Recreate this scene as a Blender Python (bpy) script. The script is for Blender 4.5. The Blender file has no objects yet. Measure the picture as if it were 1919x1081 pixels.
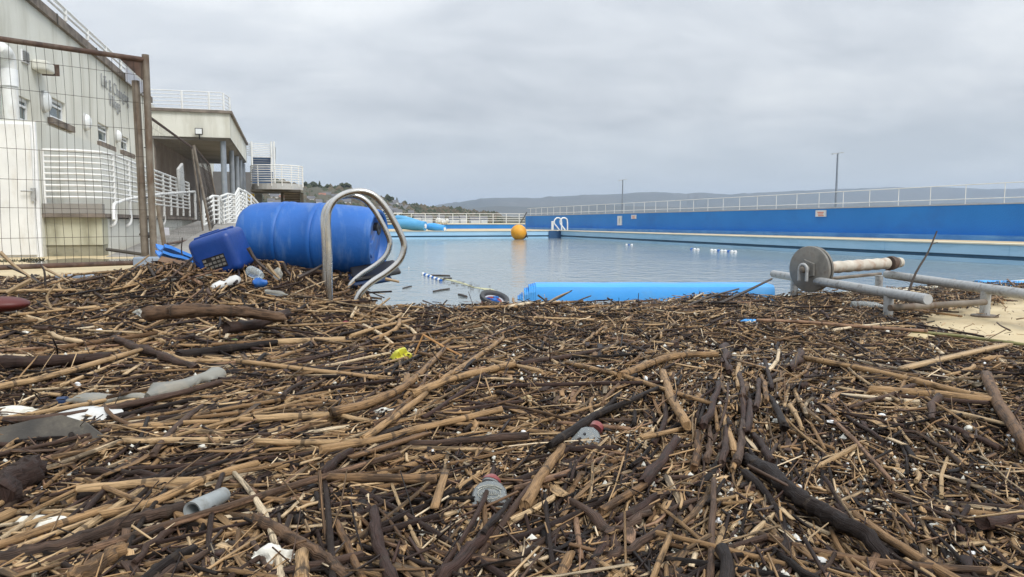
import bpy, bmesh, math, random
import numpy as np
from mathutils import Vector, Matrix, noise as mnoise
random.seed(7); rng = np.random.default_rng(7)
R = math.radians
SC = bpy.context.scene
COL = SC.collection

# ------------------------------------------------------------------ camera
CAM_H = 0.42; FPX = 1386.0; PITCH = 0.08887; YAW = R(16.216)
cam = bpy.data.cameras.new('camera'); cam.lens = 26.0; cam.sensor_width = 36.0
cam.clip_start = 0.05; cam.clip_end = 30000
co = bpy.data.objects.new('camera', cam); COL.objects.link(co)
co.location = (0, 0, CAM_H); co.rotation_euler = (math.pi/2 - PITCH, 0, -YAW)
SC.camera = co

# ------------------------------------------------------------------ world, sun, exposure
SUN_EL, SUN_AZ = R(48), R(-60)
w = bpy.data.worlds.new('World'); SC.world = w; w.use_nodes = True
nt = w.node_tree; nt.nodes.clear()
def N(t, **kw):
    n = nt.nodes.new(t)
    for k, v in kw.items(): setattr(n, k, v)
    return n
out = N('ShaderNodeOutputWorld')
sky = N('ShaderNodeTexSky', sky_type='NISHITA', sun_disc=False, sun_elevation=SUN_EL, sun_rotation=SUN_AZ)
bgs = N('ShaderNodeBackground'); bgs.inputs['Strength'].default_value = 0.08
nt.links.new(sky.outputs[0], bgs.inputs[0])
tc = N('ShaderNodeTexCoord'); nrm = N('ShaderNodeVectorMath', operation='NORMALIZE')
nt.links.new(tc.outputs['Generated'], nrm.inputs[0])
sep = N('ShaderNodeSeparateXYZ'); nt.links.new(nrm.outputs[0], sep.inputs[0])
zc = N('ShaderNodeMath', operation='MAXIMUM'); zc.inputs[1].default_value = 0.0; nt.links.new(sep.outputs[2], zc.inputs[0])
zz = N('ShaderNodeMath', operation='ADD'); zz.inputs[1].default_value = 0.22; nt.links.new(zc.outputs[0], zz.inputs[0])
dv = N('ShaderNodeVectorMath', operation='DIVIDE')
cz = N('ShaderNodeCombineXYZ')
for i in range(3): nt.links.new(zz.outputs[0], cz.inputs[i])
nt.links.new(nrm.outputs[0], dv.inputs[0]); nt.links.new(cz.outputs[0], dv.inputs[1])
def cloud(scale, detail, rough, loc, dist=0.0, st=(1, 1, 1)):
    mp = N('ShaderNodeMapping'); mp.inputs['Location'].default_value = loc; mp.inputs['Scale'].default_value = st
    mp.inputs['Rotation'].default_value = (0, 0, -YAW)
    nt.links.new(dv.outputs[0], mp.inputs[0])
    n = N('ShaderNodeTexNoise'); n.inputs['Scale'].default_value = scale; n.inputs['Detail'].default_value = detail
    n.inputs['Roughness'].default_value = rough; n.inputs['Distortion'].default_value = dist
    nt.links.new(mp.outputs[0], n.inputs['Vector'])
    return n
n1 = cloud(0.9, 5, 0.52, (3.1, 1.7, 0), 0.3, (1, 1.15, 1)); n2 = cloud(2.6, 6, 0.55, (9.0, 4.0, 0), 0.5, (0.8, 1.2, 1))
mx = N('ShaderNodeMath', operation='MULTIPLY_ADD'); mx.inputs[1].default_value = 0.35
nt.links.new(n2.outputs[0], mx.inputs[0]); 
m0 = N('ShaderNodeMath', operation='MULTIPLY'); m0.inputs[1].default_value = 0.65; nt.links.new(n1.outputs[0], m0.inputs[0])
nt.links.new(m0.outputs[0], mx.inputs[2])
cr = N('ShaderNodeValToRGB'); nt.links.new(mx.outputs[0], cr.inputs[0])
e = cr.color_ramp.elements
e[0].position = 0.38; e[0].color = (0.355, 0.377, 0.403, 1)
e[1].position = 0.62; e[1].color = (0.56, 0.573, 0.578, 1)
m_ = e.new(0.5); m_.color = (0.455, 0.475, 0.495, 1)
# horizon: a little bluer, overcast sky brightens towards the zenith
hz = N('ShaderNodeMapRange'); hz.inputs['From Min'].default_value = 0.0; hz.inputs['From Max'].default_value = 0.14
nt.links.new(zc.outputs[0], hz.inputs[0])
mixh = N('ShaderNodeMix', data_type='RGBA'); mixh.inputs['A'].default_value = (0.49, 0.535, 0.565, 1)
nt.links.new(hz.outputs[0], mixh.inputs['Factor']); nt.links.new(cr.outputs[0], mixh.inputs['B'])
gr = N('ShaderNodeMath', operation='MULTIPLY_ADD'); gr.inputs[1].default_value = 1.35; gr.inputs[2].default_value = 0.74
nt.links.new(zc.outputs[0], gr.inputs[0])
bgc = N('ShaderNodeBackground'); nt.links.new(mixh.outputs['Result'], bgc.inputs[0]); nt.links.new(gr.outputs[0], bgc.inputs[1])
ms = N('ShaderNodeMixShader'); ms.inputs[0].default_value = 0.93
nt.links.new(bgs.outputs[0], ms.inputs[1]); nt.links.new(bgc.outputs[0], ms.inputs[2]); nt.links.new(ms.outputs[0], out.inputs[0])
sl = bpy.data.lights.new('sun', 'SUN'); sl.energy = 1.5; sl.angle = R(25); sl.color = (1.0, 0.96, 0.9)
so = bpy.data.objects.new('sun', sl); COL.objects.link(so); so.rotation_euler = (R(90) - SUN_EL, 0, R(25))
SC.view_settings.view_transform = 'Standard'; SC.view_settings.look = 'None'; SC.view_settings.gamma = 1
SC.view_settings.use_curve_mapping = False; SC.view_settings.exposure = 0.75

# ------------------------------------------------------------------ pixel -> world helpers (real depth is always given)
def ray(px, py):
    u = (px-959.5)/FPX; v = (540.5-py)/FPX
    y = math.cos(PITCH)+v*math.sin(PITCH); z = -math.sin(PITCH)+v*math.cos(PITCH)
    c, s = math.cos(YAW), math.sin(YAW)
    return (u*c + y*s, -u*s + y*c, z)
def Zp(px, py, z):
    r = ray(px, py); t = (z-CAM_H)/r[2]; return Vector((r[0]*t, r[1]*t, z))
def Yp(px, py, Y):
    r = ray(px, py); t = Y/r[1]; return Vector((r[0]*t, Y, CAM_H+r[2]*t))
def Xp(px, py, X):
    r = ray(px, py); t = X/r[0]; return Vector((X, r[1]*t, CAM_H+r[2]*t))
def proj(x, y, z):
    z = z-CAM_H; c, s = math.cos(YAW), math.sin(YAW)
    X = x*c - y*s; Y = x*s + y*c
    f = Y*math.cos(PITCH)-z*math.sin(PITCH); q = Y*math.sin(PITCH)+z*math.cos(PITCH)
    return 959.5+FPX*X/f, 540.5-FPX*q/f, f

# ------------------------------------------------------------------ materials
def material(name, c1, c2=None, scale=5, rough=0.6, metal=0.0, bump=0.0, bscale=None, stain=None, stain_amt=0.0,
             stain_scale=(1, 1, 1), detail=4, coord='Object', c3=None, spec=0.5, rvar=0.0, alpha=None, trans=0.0):
    m = bpy.data.materials.new(name); m.use_nodes = True
    t = m.node_tree; b = t.nodes['Principled BSDF']; L = t.links
    tcn = t.nodes.new('ShaderNodeTexCoord')
    def noise(sc, det=detail, st=None, ro=0.55):
        n = t.nodes.new('ShaderNodeTexNoise'); n.inputs['Scale'].default_value = sc; n.inputs['Detail'].default_value = det
        n.inputs['Roughness'].default_value = ro
        if st:
            mp = t.nodes.new('ShaderNodeMapping'); mp.inputs['Scale'].default_value = st
            L.new(tcn.outputs[coord], mp.inputs[0]); L.new(mp.outputs[0], n.inputs[0])
        else: L.new(tcn.outputs[coord], n.inputs[0])
        return n
    n = noise(scale)
    r = t.nodes.new('ShaderNodeValToRGB'); L.new(n.outputs[0], r.inputs[0])
    r.color_ramp.elements[0].position = 0.34; r.color_ramp.elements[1].position = 0.66
    r.color_ramp.elements[0].color = (*c1, 1); r.color_ramp.elements[1].color = (*(c2 or [x*1.15 for x in c1]), 1)
    col = r.outputs[0]
    if stain:
        ns = noise(1.0, 6, stain_scale, 0.65)
        mr = t.nodes.new('ShaderNodeMapRange'); mr.inputs[1].default_value = 0.5; mr.inputs[2].default_value = 0.68
        mr.inputs[4].default_value = stain_amt; L.new(ns.outputs[0], mr.inputs[0])
        mx = t.nodes.new('ShaderNodeMix'); mx.data_type = 'RGBA'; L.new(mr.outputs[0], mx.inputs['Factor'])
        L.new(col, mx.inputs['A']); mx.inputs['B'].default_value = (*stain, 1); col = mx.outputs['Result']
    L.new(col, b.inputs['Base Color'])
    b.inputs['Roughness'].default_value = rough; b.inputs['Metallic'].default_value = metal
    b.inputs['Specular IOR Level'].default_value = spec
    if rvar:
        nr = noise(scale*2.3); mr = t.nodes.new('ShaderNodeMapRange'); mr.inputs[1].default_value = .3; mr.inputs[2].default_value = .7
        mr.inputs[3].default_value = max(0.02, rough-rvar); mr.inputs[4].default_value = rough+rvar
        L.new(nr.outputs[0], mr.inputs[0]); L.new(mr.outputs[0], b.inputs['Roughness'])
    if trans: b.inputs['Transmission Weight'].default_value = trans
    if bump:
        nb = noise(bscale or scale*6, 5); bp = t.nodes.new('ShaderNodeBump'); bp.inputs['Strength'].default_value = 1.0
        bp.inputs['Distance'].default_value = bump; L.new(nb.outputs[0], bp.inputs['Height']); L.new(bp.outputs[0], b.inputs['Normal'])
    return m
M = {}
M['render'] = material('cream_render', (.62, .62, .56), (.70, .70, .64), .6, .85, bump=.004, bscale=60, stain=(.30, .28, .20), stain_amt=.42, stain_scale=(1.2, 1.2, .22))
M['render_dirty'] = material('dirty_render', (.40, .39, .29), (.50, .49, .38), 1.1, .85, bump=.004, bscale=60, stain=(.14, .13, .08), stain_amt=.6, stain_scale=(2.5, 2.5, .7))
M['plinth'] = material('mouldy_plinth', (.22, .21, .15), (.33, .31, .23), 3, .8, bump=.01, bscale=18, stain=(.03, .03, .02), stain_amt=.9, stain_scale=(2.2, 2.2, 4))
M['fascia'] = material('weathered_fascia', (.13, .11, .09), (.24, .20, .17), 3, .8, bump=.01, bscale=20, stain=(.05, .04, .035), stain_amt=.8, stain_scale=(1, 2, 2))
M['white'] = material('white_paint', (.68, .69, .68), (.76, .77, .76), 4, .45, stain=(.42, .36, .26), stain_amt=.3, stain_scale=(6, 6, 2))
M['whitepl'] = material('white_plastic', (.72, .74, .75), (.80, .81, .82), 8, .4)
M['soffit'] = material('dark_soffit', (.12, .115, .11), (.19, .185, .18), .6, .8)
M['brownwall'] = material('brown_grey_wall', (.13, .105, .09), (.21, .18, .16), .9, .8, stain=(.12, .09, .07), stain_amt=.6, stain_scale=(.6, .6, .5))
M['column'] = material('blue_grey_column', (.20, .23, .27), (.26, .29, .33), 3, .5)
M['steelgrey'] = material('grey_steel', (.38, .39, .39), (.5, .51, .51), 4, .5, stain=(.22, .15, .1), stain_amt=.4, stain_scale=(4, 4, 4))
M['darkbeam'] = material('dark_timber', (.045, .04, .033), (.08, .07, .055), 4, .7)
M['stairboard'] = material('weathered_boards', (.16, .14, .115), (.24, .21, .18), 4, .8)
M['bluestep'] = material('blue_step_paint', (.045, .085, .17), (.065, .115, .21), 3, .5)
M['concrete'] = material('wet_concrete', (.20, .19, .175), (.30, .285, .26), 1.1, .6, bump=.004, bscale=50, stain=(.12, .11, .10), stain_amt=.6, stain_scale=(.8, .8, .8), rvar=.2)
M['deck'] = material('sandy_deck_paint', (.50, .40, .235), (.60, .49, .30), 2.2, .62, bump=.0025, bscale=220, stain=(.24, .17, .10), stain_amt=.5, stain_scale=(3.2, 3.2, 3), rvar=.15)
M['coping'] = material('pale_coping', (.60, .56, .43), (.70, .66, .53), 2, .55)
M['poolpaint'] = material('light_blue_pool_paint', (.32, .55, .75), (.39, .61, .80), .7, .45, stain=(.22, .40, .54), stain_amt=.5, stain_scale=(.5, .5, 6))
M['groove'] = material('dark_blue_gutter', (.035, .10, .17), (.05, .13, .21), 2, .5)
M['bluewall'] = material('blue_wall_paint', (.012, .175, .52), (.018, .205, .58), .5, .62, bump=.006, bscale=28, stain=(.02, .12, .38), stain_amt=.35, stain_scale=(.7, .7, 1.2))
M['blueledge'] = material('worn_blue_ledge', (.07, .25, .60), (.03, .17, .50), 1.4, .5, stain=(.14, .33, .62), stain_amt=.8, stain_scale=(.8, .8, 8))
M['darkblue'] = material('navy_paint', (.02, .07, .17), (.03, .10, .22), 2, .5)
M['galv'] = material('galvanised_steel', (.33, .34, .34), (.52, .53, .53), 30, .5, metal=.3, bump=.0006, bscale=150, stain=(.13, .12, .11), stain_amt=.85, stain_scale=(30, 30, 30))
M['rust'] = material('rusty_steel', (.045, .026, .02), (.10, .055, .038), 14, .75, bump=.001, bscale=160, stain=(.16, .13, .10), stain_amt=.6, stain_scale=(9, 9, 3))
M['rustgalv'] = material('rust_streaked_galvanised', (.13, .105, .08), (.22, .19, .155), 9, .6, metal=.2, bump=.0006, bscale=160, stain=(.10, .055, .03), stain_amt=.9, stain_scale=(12, 12, 3))
M['wire'] = material('dull_wire', (.03, .028, .025), (.08, .06, .05), 10, .6, metal=.3)
M['chrome'] = material('polished_steel', (.52, .51, .49), (.60, .59, .57), 6, .24, metal=1.0, rvar=.1, stain=(.40, .36, .30), stain_amt=.3, stain_scale=(14, 14, 8))
M['drum'] = material('blue_drum_plastic', (.008, .098, .38), (.014, .125, .45), 4, .5, bump=.0015, bscale=45, stain=(.09, .20, .46), stain_amt=.65, stain_scale=(26, 7, 5), rvar=.1)
M['drumend'] = material('scuffed_drum_end', (.02, .09, .34), (.04, .14, .42), 8, .55, bump=.001, bscale=60, stain=(.14, .14, .15), stain_amt=.85, stain_scale=(14, 8, 8))
M['jerry'] = material('deep_blue_plastic', (.002, .036, .20), (.004, .050, .25), 5, .42, bump=.0008, bscale=90, stain=(.03, .07, .32), stain_amt=.5, stain_scale=(9, 9, 9))
M['black'] = material('black_plastic', (.008, .008, .01), (.018, .018, .02), 8, .45)
M['rubber'] = material('worn_rubber', (.035, .037, .042), (.06, .062, .068), 25, .6)
M['navy'] = material('navy_plastic', (.008, .025, .075), (.015, .04, .11), 8, .4)
M['red'] = material('red_plastic', (.17, .022, .024), (.25, .04, .04), 30, .45, stain=(.35, .25, .23), stain_amt=.6, stain_scale=(12, 12, 12))
M['darkred'] = material('dark_red_plastic', (.065, .008, .007), (.10, .014, .010), 6, .5)
M['yellow'] = material('yellow_plastic', (.52, .50, .03), (.60, .58, .08), 14, .35)
M['orange'] = material('orange_buoy_plastic', (.66, .29, .02), (.74, .36, .03), 3, .5, stain=(.35, .16, .03), stain_amt=.55, stain_scale=(4, 4, 3))
M['slab'] = material('sky_blue_foam', (.05, .33, .78), (.07, .37, .83), 1.5, .5, bump=.001, bscale=40, stain=(.12, .32, .55), stain_amt=.6, stain_scale=(5, 5, 9))
M['cover'] = material('blue_cover', (.07, .30, .56), (.11, .37, .64), 2, .5)
M['grime'] = material('grimy_cream_wrap', (.44, .40, .33), (.56, .52, .45), 16, .6, bump=.001, bscale=60, stain=(.28, .14, .07), stain_amt=.7, stain_scale=(14, 14, 14))
M['disc'] = material('worn_grey_disc', (.15, .145, .13), (.27, .255, .23), 18, .55, metal=.2, bump=.0008, bscale=90, stain=(.11, .09, .07), stain_amt=.7, stain_scale=(18, 18, 18))
M['glass'] = material('dark_window_glass', (.06, .09, .10), (.09, .125, .14), .5, .08)
M['lampglass'] = material('bulkhead_cover', (.66, .69, .70), (.74, .76, .77), 5, .3)
M['lettering'] = material('grey_lettering', (.24, .25, .26), (.30, .31, .32), 20, .6)
M['signwhite'] = material('sign_white', (.60, .62, .62), (.72, .73, .73), 4, .5)
M['signred'] = material('sign_red_print', (.55, .12, .08), (.65, .25, .2), 30, .5)
M['signyellow'] = material('sign_yellow', (.65, .45, .03), (.75, .52, .04), 4, .5)
M['lilac'] = material('pale_grey_plate', (.38, .39, .44), (.44, .45, .50), 3, .5)
M['foam'] = material('expanded_polystyrene', (.62, .61, .54), (.74, .73, .67), 60, .8, bump=.0015, bscale=220, stain=(.30, .26, .18), stain_amt=.6, stain_scale=(40, 40, 40))
M['cloth'] = material('dirty_white_sheet', (.50, .51, .50), (.64, .65, .64), 10, .6, bump=.006, bscale=24, stain=(.35, .3, .22), stain_amt=.5, stain_scale=(14, 14, 14))
M['pipe'] = material('grey_pvc', (.24, .265, .27), (.31, .335, .34), 30, .45, stain=(.14, .13, .11), stain_amt=.6, stain_scale=(50, 50, 50))
M['hill'] = material('moorland', (.05, .055, .042), (.085, .08, .06), .004, .9)
M['nearhill'] = material('wooded_ground', (.05, .055, .035), (.085, .08, .055), .02, .9)
M['leafdark'] = material('dark_foliage', (.030, .040, .022), (.055, .065, .034), .2, .9)
M['leafbrown'] = material('winter_brown_foliage', (.075, .062, .042), (.12, .10, .065), .1, .9)
M['trunk'] = material('bark', (.05, .04, .03), (.08, .065, .05), 2, .9)
M['housewall'] = material('house_render', (.55, .55, .53), (.66, .66, .64), .1, .8)
M['houseroof'] = material('slate_roof', (.10, .10, .11), (.15, .15, .16), .3, .7)
M['redroof'] = material('tile_roof', (.22, .10, .07), (.28, .14, .1), .3, .7)
M['stonewall'] = material('harbour_stone', (.16, .15, .13), (.26, .25, .22), .6, .8)
# sea and pool water
def water(name, col, s1, s2, dist, rough=.06):
    m = bpy.data.materials.new(name); m.use_nodes = True; t = m.node_tree; b = t.nodes['Principled BSDF']; L = t.links
    b.inputs['Base Color'].default_value = (*col, 1); b.inputs['Roughness'].default_value = rough; b.inputs['IOR'].default_value = 1.333
    tcn = t.nodes.new('ShaderNodeTexCoord')
    hs = []
    for sc, st, ro in ((s1, (1, .75, 1), YAW), (s2, (1, .6, 1), YAW+.5)):
        mp = t.nodes.new('ShaderNodeMapping'); mp.inputs['Scale'].default_value = st; mp.inputs['Rotation'].default_value = (0, 0, ro)
        n = t.nodes.new('ShaderNodeTexNoise'); n.inputs['Scale'].default_value = sc; n.inputs['Detail'].default_value = 4
        L.new(tcn.outputs['Object'], mp.inputs[0]); L.new(mp.outputs[0], n.inputs[0]); hs.append(n)
    a = t.nodes.new('ShaderNodeMath'); a.operation = 'MULTIPLY_ADD'; a.inputs[1].default_value = .35
    L.new(hs[1].outputs[0], a.inputs[0]); L.new(hs[0].outputs[0], a.inputs[2])
    # calm and ruffled patches
    n3 = t.nodes.new('ShaderNodeTexNoise'); n3.inputs['Scale'].default_value = .22; n3.inputs['Detail'].default_value = 2
    L.new(tcn.outputs['Object'], n3.inputs[0])
    mr = t.nodes.new('ShaderNodeMapRange'); mr.inputs[1].default_value = .35; mr.inputs[2].default_value = .65
    mr.inputs[3].default_value = .35; mr.inputs[4].default_value = 1.0; L.new(n3.outputs[0], mr.inputs[0])
    bp = t.nodes.new('ShaderNodeBump'); bp.inputs['Distance'].default_value = dist; L.new(mr.outputs[0], bp.inputs['Strength'])
    L.new(a.outputs[0], bp.inputs['Height']); L.new(bp.outputs[0], b.inputs['Normal'])
    return m
M['water'] = water('pool_water', (.23, .27, .28), 4.2, 11., .030, .09)
M['sea'] = water('sea_water', (.12, .16, .18), .5, 1.4, .12, .12)
# puddle
M['puddle'] = water('puddle_water', (.12, .10, .08), 9, 20, .0006, .04)
# clear plastic
def clear(name, col, rough=.18, a=.35):
    m = bpy.data.materials.new(name); m.use_nodes = True; t = m.node_tree; b = t.nodes['Principled BSDF']; L = t.links
    b.inputs['Base Color'].default_value = (*col, 1); b.inputs['Roughness'].default_value = rough
    b.inputs['Transmission Weight'].default_value = 1 - a; b.inputs['IOR'].default_value = 1.35
    tcn = t.nodes.new('ShaderNodeTexCoord'); n = t.nodes.new('ShaderNodeTexNoise'); n.inputs['Scale'].default_value = 40
    n.inputs['Detail'].default_value = 4; L.new(tcn.outputs['Object'], n.inputs[0])
    bp = t.nodes.new('ShaderNodeBump'); bp.inputs['Distance'].default_value = .003; L.new(n.outputs[0], bp.inputs['Height']); L.new(bp.outputs[0], b.inputs['Normal'])
    return m
M['clear'] = clear('clear_plastic', (.62, .68, .70), .2, .28)
M['cloudy'] = clear('cloudy_plastic', (.62, .62, .56), .3, .30)
M['yellowclear'] = clear('yellow_clear_plastic', (.72, .70, .05), .2, .5)
def emit(name, c, s):
    m = bpy.data.materials.new(name); m.use_nodes = True; b = m.node_tree.nodes['Principled BSDF']
    b.inputs['Emission Color'].default_value = (*c, 1); b.inputs['Emission Strength'].default_value = s; return m
M['lit'] = emit('lit_tube', (1, .78, .35), 2.2)

def wood_material(name, fine=False):
    """per-stick colour from the attributes rnd / rnd2, grain along the stick from the UV map"""
    m = bpy.data.materials.new(name); m.use_nodes = True; t = m.node_tree; b = t.nodes['Principled BSDF']; L = t.links
    def nd(ty, **k):
        n = t.nodes.new(ty)
        for a, v in k.items(): setattr(n, a, v)
        return n
    a1 = nd('ShaderNodeAttribute', attribute_name='rnd'); a2 = nd('ShaderNodeAttribute', attribute_name='rnd2')
    uv = nd('ShaderNodeUVMap', uv_map='UVMap')
    r = nd('ShaderNodeValToRGB'); L.new(a1.outputs['Fac'], r.inputs[0]); r.color_ramp.interpolation = 'LINEAR'
    stops = [(0.0, (.010, .008, .007)), (.15, (.024, .017, .015)), (.30, (.060, .034, .027)), (.42, (.105, .068, .049)), (.55, (.20, .115, .058)),
             (.70, (.39, .245, .122)), (.84, (.57, .405, .23)), (.93, (.76, .62, .43)), (1.0, (.20, .078, .038))]
    el = r.color_ramp.elements; el[0].position, el[0].color = stops[0][0], (*stops[0][1], 1); el[1].position, el[1].color = stops[-1][0], (*stops[-1][1], 1)
    for p, c in stops[1:-1]: x = el.new(p); x.color = (*c, 1)
    # bark: darker patches
    mp = nd('ShaderNodeMapping'); mp.inputs['Scale'].default_value = (22, 90, 1); L.new(uv.outputs[0], mp.inputs[0])
    n = nd('ShaderNodeTexNoise'); n.inputs['Detail'].default_value = 5; n.inputs['Scale'].default_value = 1.0; n.inputs['Roughness'].default_value = .6; L.new(mp.outputs[0], n.inputs[0])
    ad = nd('ShaderNodeMath', operation='MULTIPLY_ADD'); ad.inputs[1].default_value = .34; L.new(a2.outputs['Fac'], ad.inputs[0]); L.new(n.outputs[0], ad.inputs[2])
    mr = nd('ShaderNodeMapRange'); mr.inputs[1].default_value = .68; mr.inputs[2].default_value = .80; mr.inputs[4].default_value = .75; L.new(ad.outputs[0], mr.inputs[0])
    mx = nd('ShaderNodeMix', data_type='RGBA'); L.new(mr.outputs[0], mx.inputs['Factor']); L.new(r.outputs[0], mx.inputs['A']); mx.inputs['B'].default_value = (.030, .021, .017, 1)
    # streaks along the grain
    mp2 = nd('ShaderNodeMapping'); mp2.inputs['Scale'].default_value = (18, 900, 1); L.new(uv.outputs[0], mp2.inputs[0])
    n2 = nd('ShaderNodeTexNoise'); n2.inputs['Detail'].default_value = 3; n2.inputs['Scale'].default_value = 1.0; L.new(mp2.outputs[0], n2.inputs[0])
    mr2 = nd('ShaderNodeMapRange'); mr2.inputs[1].default_value = .3; mr2.inputs[2].default_value = .7; mr2.inputs[3].default_value = .5; mr2.inputs[4].default_value = 1.4; L.new(n2.outputs[0], mr2.inputs[0])
    ml = nd('ShaderNodeMix', data_type='RGBA', blend_type='MULTIPLY'); ml.inputs['Factor'].default_value = 1.0
    cc = nd('ShaderNodeCombineXYZ')
    for i in range(3): L.new(mr2.outputs[0], cc.inputs[i])
    L.new(mx.outputs['Result'], ml.inputs['A']); L.new(cc.outputs[0], ml.inputs['B'])
    col = ml.outputs['Result']
    if not fine:
        # dark rings at the reed's nodes
        sx = nd('ShaderNodeSeparateXYZ'); L.new(uv.outputs[0], sx.inputs[0])
        fr = nd('ShaderNodeMath', operation='MULTIPLY'); fr.inputs[1].default_value = 6.5; L.new(sx.outputs[0], fr.inputs[0])
        fc = nd('ShaderNodeMath', operation='FRACT'); L.new(fr.outputs[0], fc.inputs[0])
        lt = nd('ShaderNodeMapRange'); lt.inputs[1].default_value = .035; lt.inputs[2].default_value = .05; lt.inputs[3].default_value = .7; lt.inputs[4].default_value = 0; L.new(fc.outputs[0], lt.inputs[0])
        m3 = nd('ShaderNodeMix', data_type='RGBA'); L.new(lt.outputs[0], m3.inputs['Factor']); L.new(col, m3.inputs['A']); m3.inputs['B'].default_value = (.05, .036, .026, 1)
        col = m3.outputs['Result']
        hb = nd('ShaderNodeMath', operation='MULTIPLY_ADD'); hb.inputs[1].default_value = 1.6; L.new(n.outputs[0], hb.inputs[0]); L.new(n2.outputs[0], hb.inputs[2])
        bp = nd('ShaderNodeBump'); bp.inputs['Distance'].default_value = .0022
        L.new(hb.outputs[0], bp.inputs['Height']); L.new(bp.outputs[0], b.inputs['Normal'])
    L.new(col, b.inputs['Base Color']); b.inputs['Roughness'].default_value = .5; b.inputs['Specular IOR Level'].default_value = .17
    return m
M['wood'] = wood_material('weathered_stalks'); M['fine'] = wood_material('twig_litter', True)

# ------------------------------------------------------------------ object helpers
def tag(o, label=None, cat=None, group=None, kind=None):
    if label: o['label'] = label
    if cat: o['category'] = cat
    if group: o['group'] = group
    if kind: o['kind'] = kind
    return o
def empty(name, loc, label=None, cat=None, group=None, rz=0):
    o = bpy.data.objects.new(name, None); COL.objects.link(o); o.location = loc; o.rotation_euler = (0, 0, rz); o.empty_display_size = .05
    return tag(o, label, cat, group)
class MB:
    def __init__(s): s.v = []; s.f = []; s.m = []
    def add(s, vs, fs, mi=0):
        b = len(s.v); s.v += [tuple(x) for x in vs]; s.f += [tuple(i+b for i in f) for f in fs]; s.m += [mi]*len(fs); return s
    def box(s, a, b, mi=0):
        (x0, y0, z0), (x1, y1, z1) = a, b
        x0, x1 = sorted((x0, x1)); y0, y1 = sorted((y0, y1)); z0, z1 = sorted((z0, z1))
        return s.add([(x0, y0, z0), (x1, y0, z0), (x1, y1, z0), (x0, y1, z0), (x0, y0, z1), (x1, y0, z1), (x1, y1, z1), (x0, y1, z1)],
                     [(0, 3, 2, 1), (4, 5, 6, 7), (0, 1, 5, 4), (1, 2, 6, 5), (2, 3, 7, 6), (3, 0, 4, 7)], mi)
    def obox(s, c, half, rot, mi=0):
        c = Vector(c); vs = []
        for sx, sy, sz in ((-1, -1, -1), (1, -1, -1), (1, 1, -1), (-1, 1, -1), (-1, -1, 1), (1, -1, 1), (1, 1, 1), (-1, 1, 1)):
            vs.append(c + rot @ Vector((sx*half[0], sy*half[1], sz*half[2])))
        return s.add(vs, [(0, 3, 2, 1), (4, 5, 6, 7), (0, 1, 5, 4), (1, 2, 6, 5), (2, 3, 7, 6), (3, 0, 4, 7)], mi)
    def tube(s, pts, r, n=8, mi=0, caps=True):
        pts = [Vector(p) for p in pts]; k = len(pts)
        rs = r if isinstance(r, (list, tuple)) else [r]*k
        rings = []; up = None
        for i, p in enumerate(pts):
            t = (pts[min(i+1, k-1)] - pts[max(i-1, 0)]).normalized()
            if up is None:
                up = Vector((0, 0, 1)) if abs(t.z) < .9 else Vector((1, 0, 0))
            a = t.cross(up)
            if a.length < 1e-4: a = t.cross(Vector((0, 1, 0)))
            a.normalize(); u = a.cross(t).normalized(); up = u
            rings.append([p + rs[i]*(math.cos(q)*a + math.sin(q)*u) for q in (2*math.pi*j/n for j in range(n))])
        vs = [x for rg in rings for x in rg]; fs = []
        for i in range(k-1):
            for j in range(n):
                fs.append((i*n+j, i*n+(j+1) % n, (i+1)*n+(j+1) % n, (i+1)*n+j))
        if caps: fs.append(tuple(range(n))[::-1]); fs.append(tuple((k-1)*n+j for j in range(n)))
        return s.add(vs, fs, mi)
    def lathe(s, prof, mat=Matrix.Identity(4), n=24, mi=0, caps=True):
        """prof: (axial, radius) pairs along local X"""
        vs = []; fs = []; k = len(prof)
        for a, r in prof:
            for j in range(n):
                q = 2*math.pi*j/n; vs.append(mat @ Vector((a, r*math.cos(q), r*math.sin(q))))
        for i in range(k-1):
            for j in range(n): fs.append((i*n+j, (i+1)*n+j, (i+1)*n+(j+1) % n, i*n+(j+1) % n))
        if caps: fs.append(tuple(range(n))); fs.append(tuple((k-1)*n+j for j in range(n))[::-1])
        return s.add(vs, fs, mi)
    def build(s, name, mats, parent=None, smooth=False, origin=None, bevel=0, sub=0):
        me = bpy.data.meshes.new(name); v = s.v
        if origin is not None: v = [(a-origin[0], b-origin[1], c-origin[2]) for a, b, c in v]
        me.from_pydata(v, [], s.f); me.validate()
        for mm in (mats if isinstance(mats, (list, tuple)) else [mats]): me.materials.append(mm)
        if len(me.materials) > 1 and len(me.polygons) == len(s.m): me.polygons.foreach_set('material_index', s.m)
        bm = bmesh.new(); bm.from_mesh(me); bmesh.ops.recalc_face_normals(bm, faces=bm.faces); bm.to_mesh(me); bm.free()
        if smooth:
            me.polygons.foreach_set('use_smooth', [True]*len(me.polygons)); me.set_sharp_from_angle(angle=R(40))
        o = bpy.data.objects.new(name, me); COL.objects.link(o)
        if parent is not None:
            o.parent = parent
            if origin is None: o.matrix_parent_inverse = Matrix.Translation(parent.location).inverted() if parent.rotation_euler[2] == 0 else parent.matrix_basis.inverted()
        if origin is not None: o.location = Vector(origin) - (parent.location if parent is not None else Vector())
        if bevel:
            b = o.modifiers.new('bevel', 'BEVEL'); b.width = bevel; b.segments = 2; b.limit_method = 'ANGLE'
        if sub:
            b = o.modifiers.new('sub', 'SUBSURF'); b.levels = sub; b.render_levels = sub
        return o
def part(name, mat, parent, fn, **k):
    mb = MB(); fn(mb); return mb.build(name, mat, parent, **k)
def struct(name, mat, fn, **k):
    mb = MB(); fn(mb); o = mb.build(name, mat, **k); o['kind'] = 'structure'; return o
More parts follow.
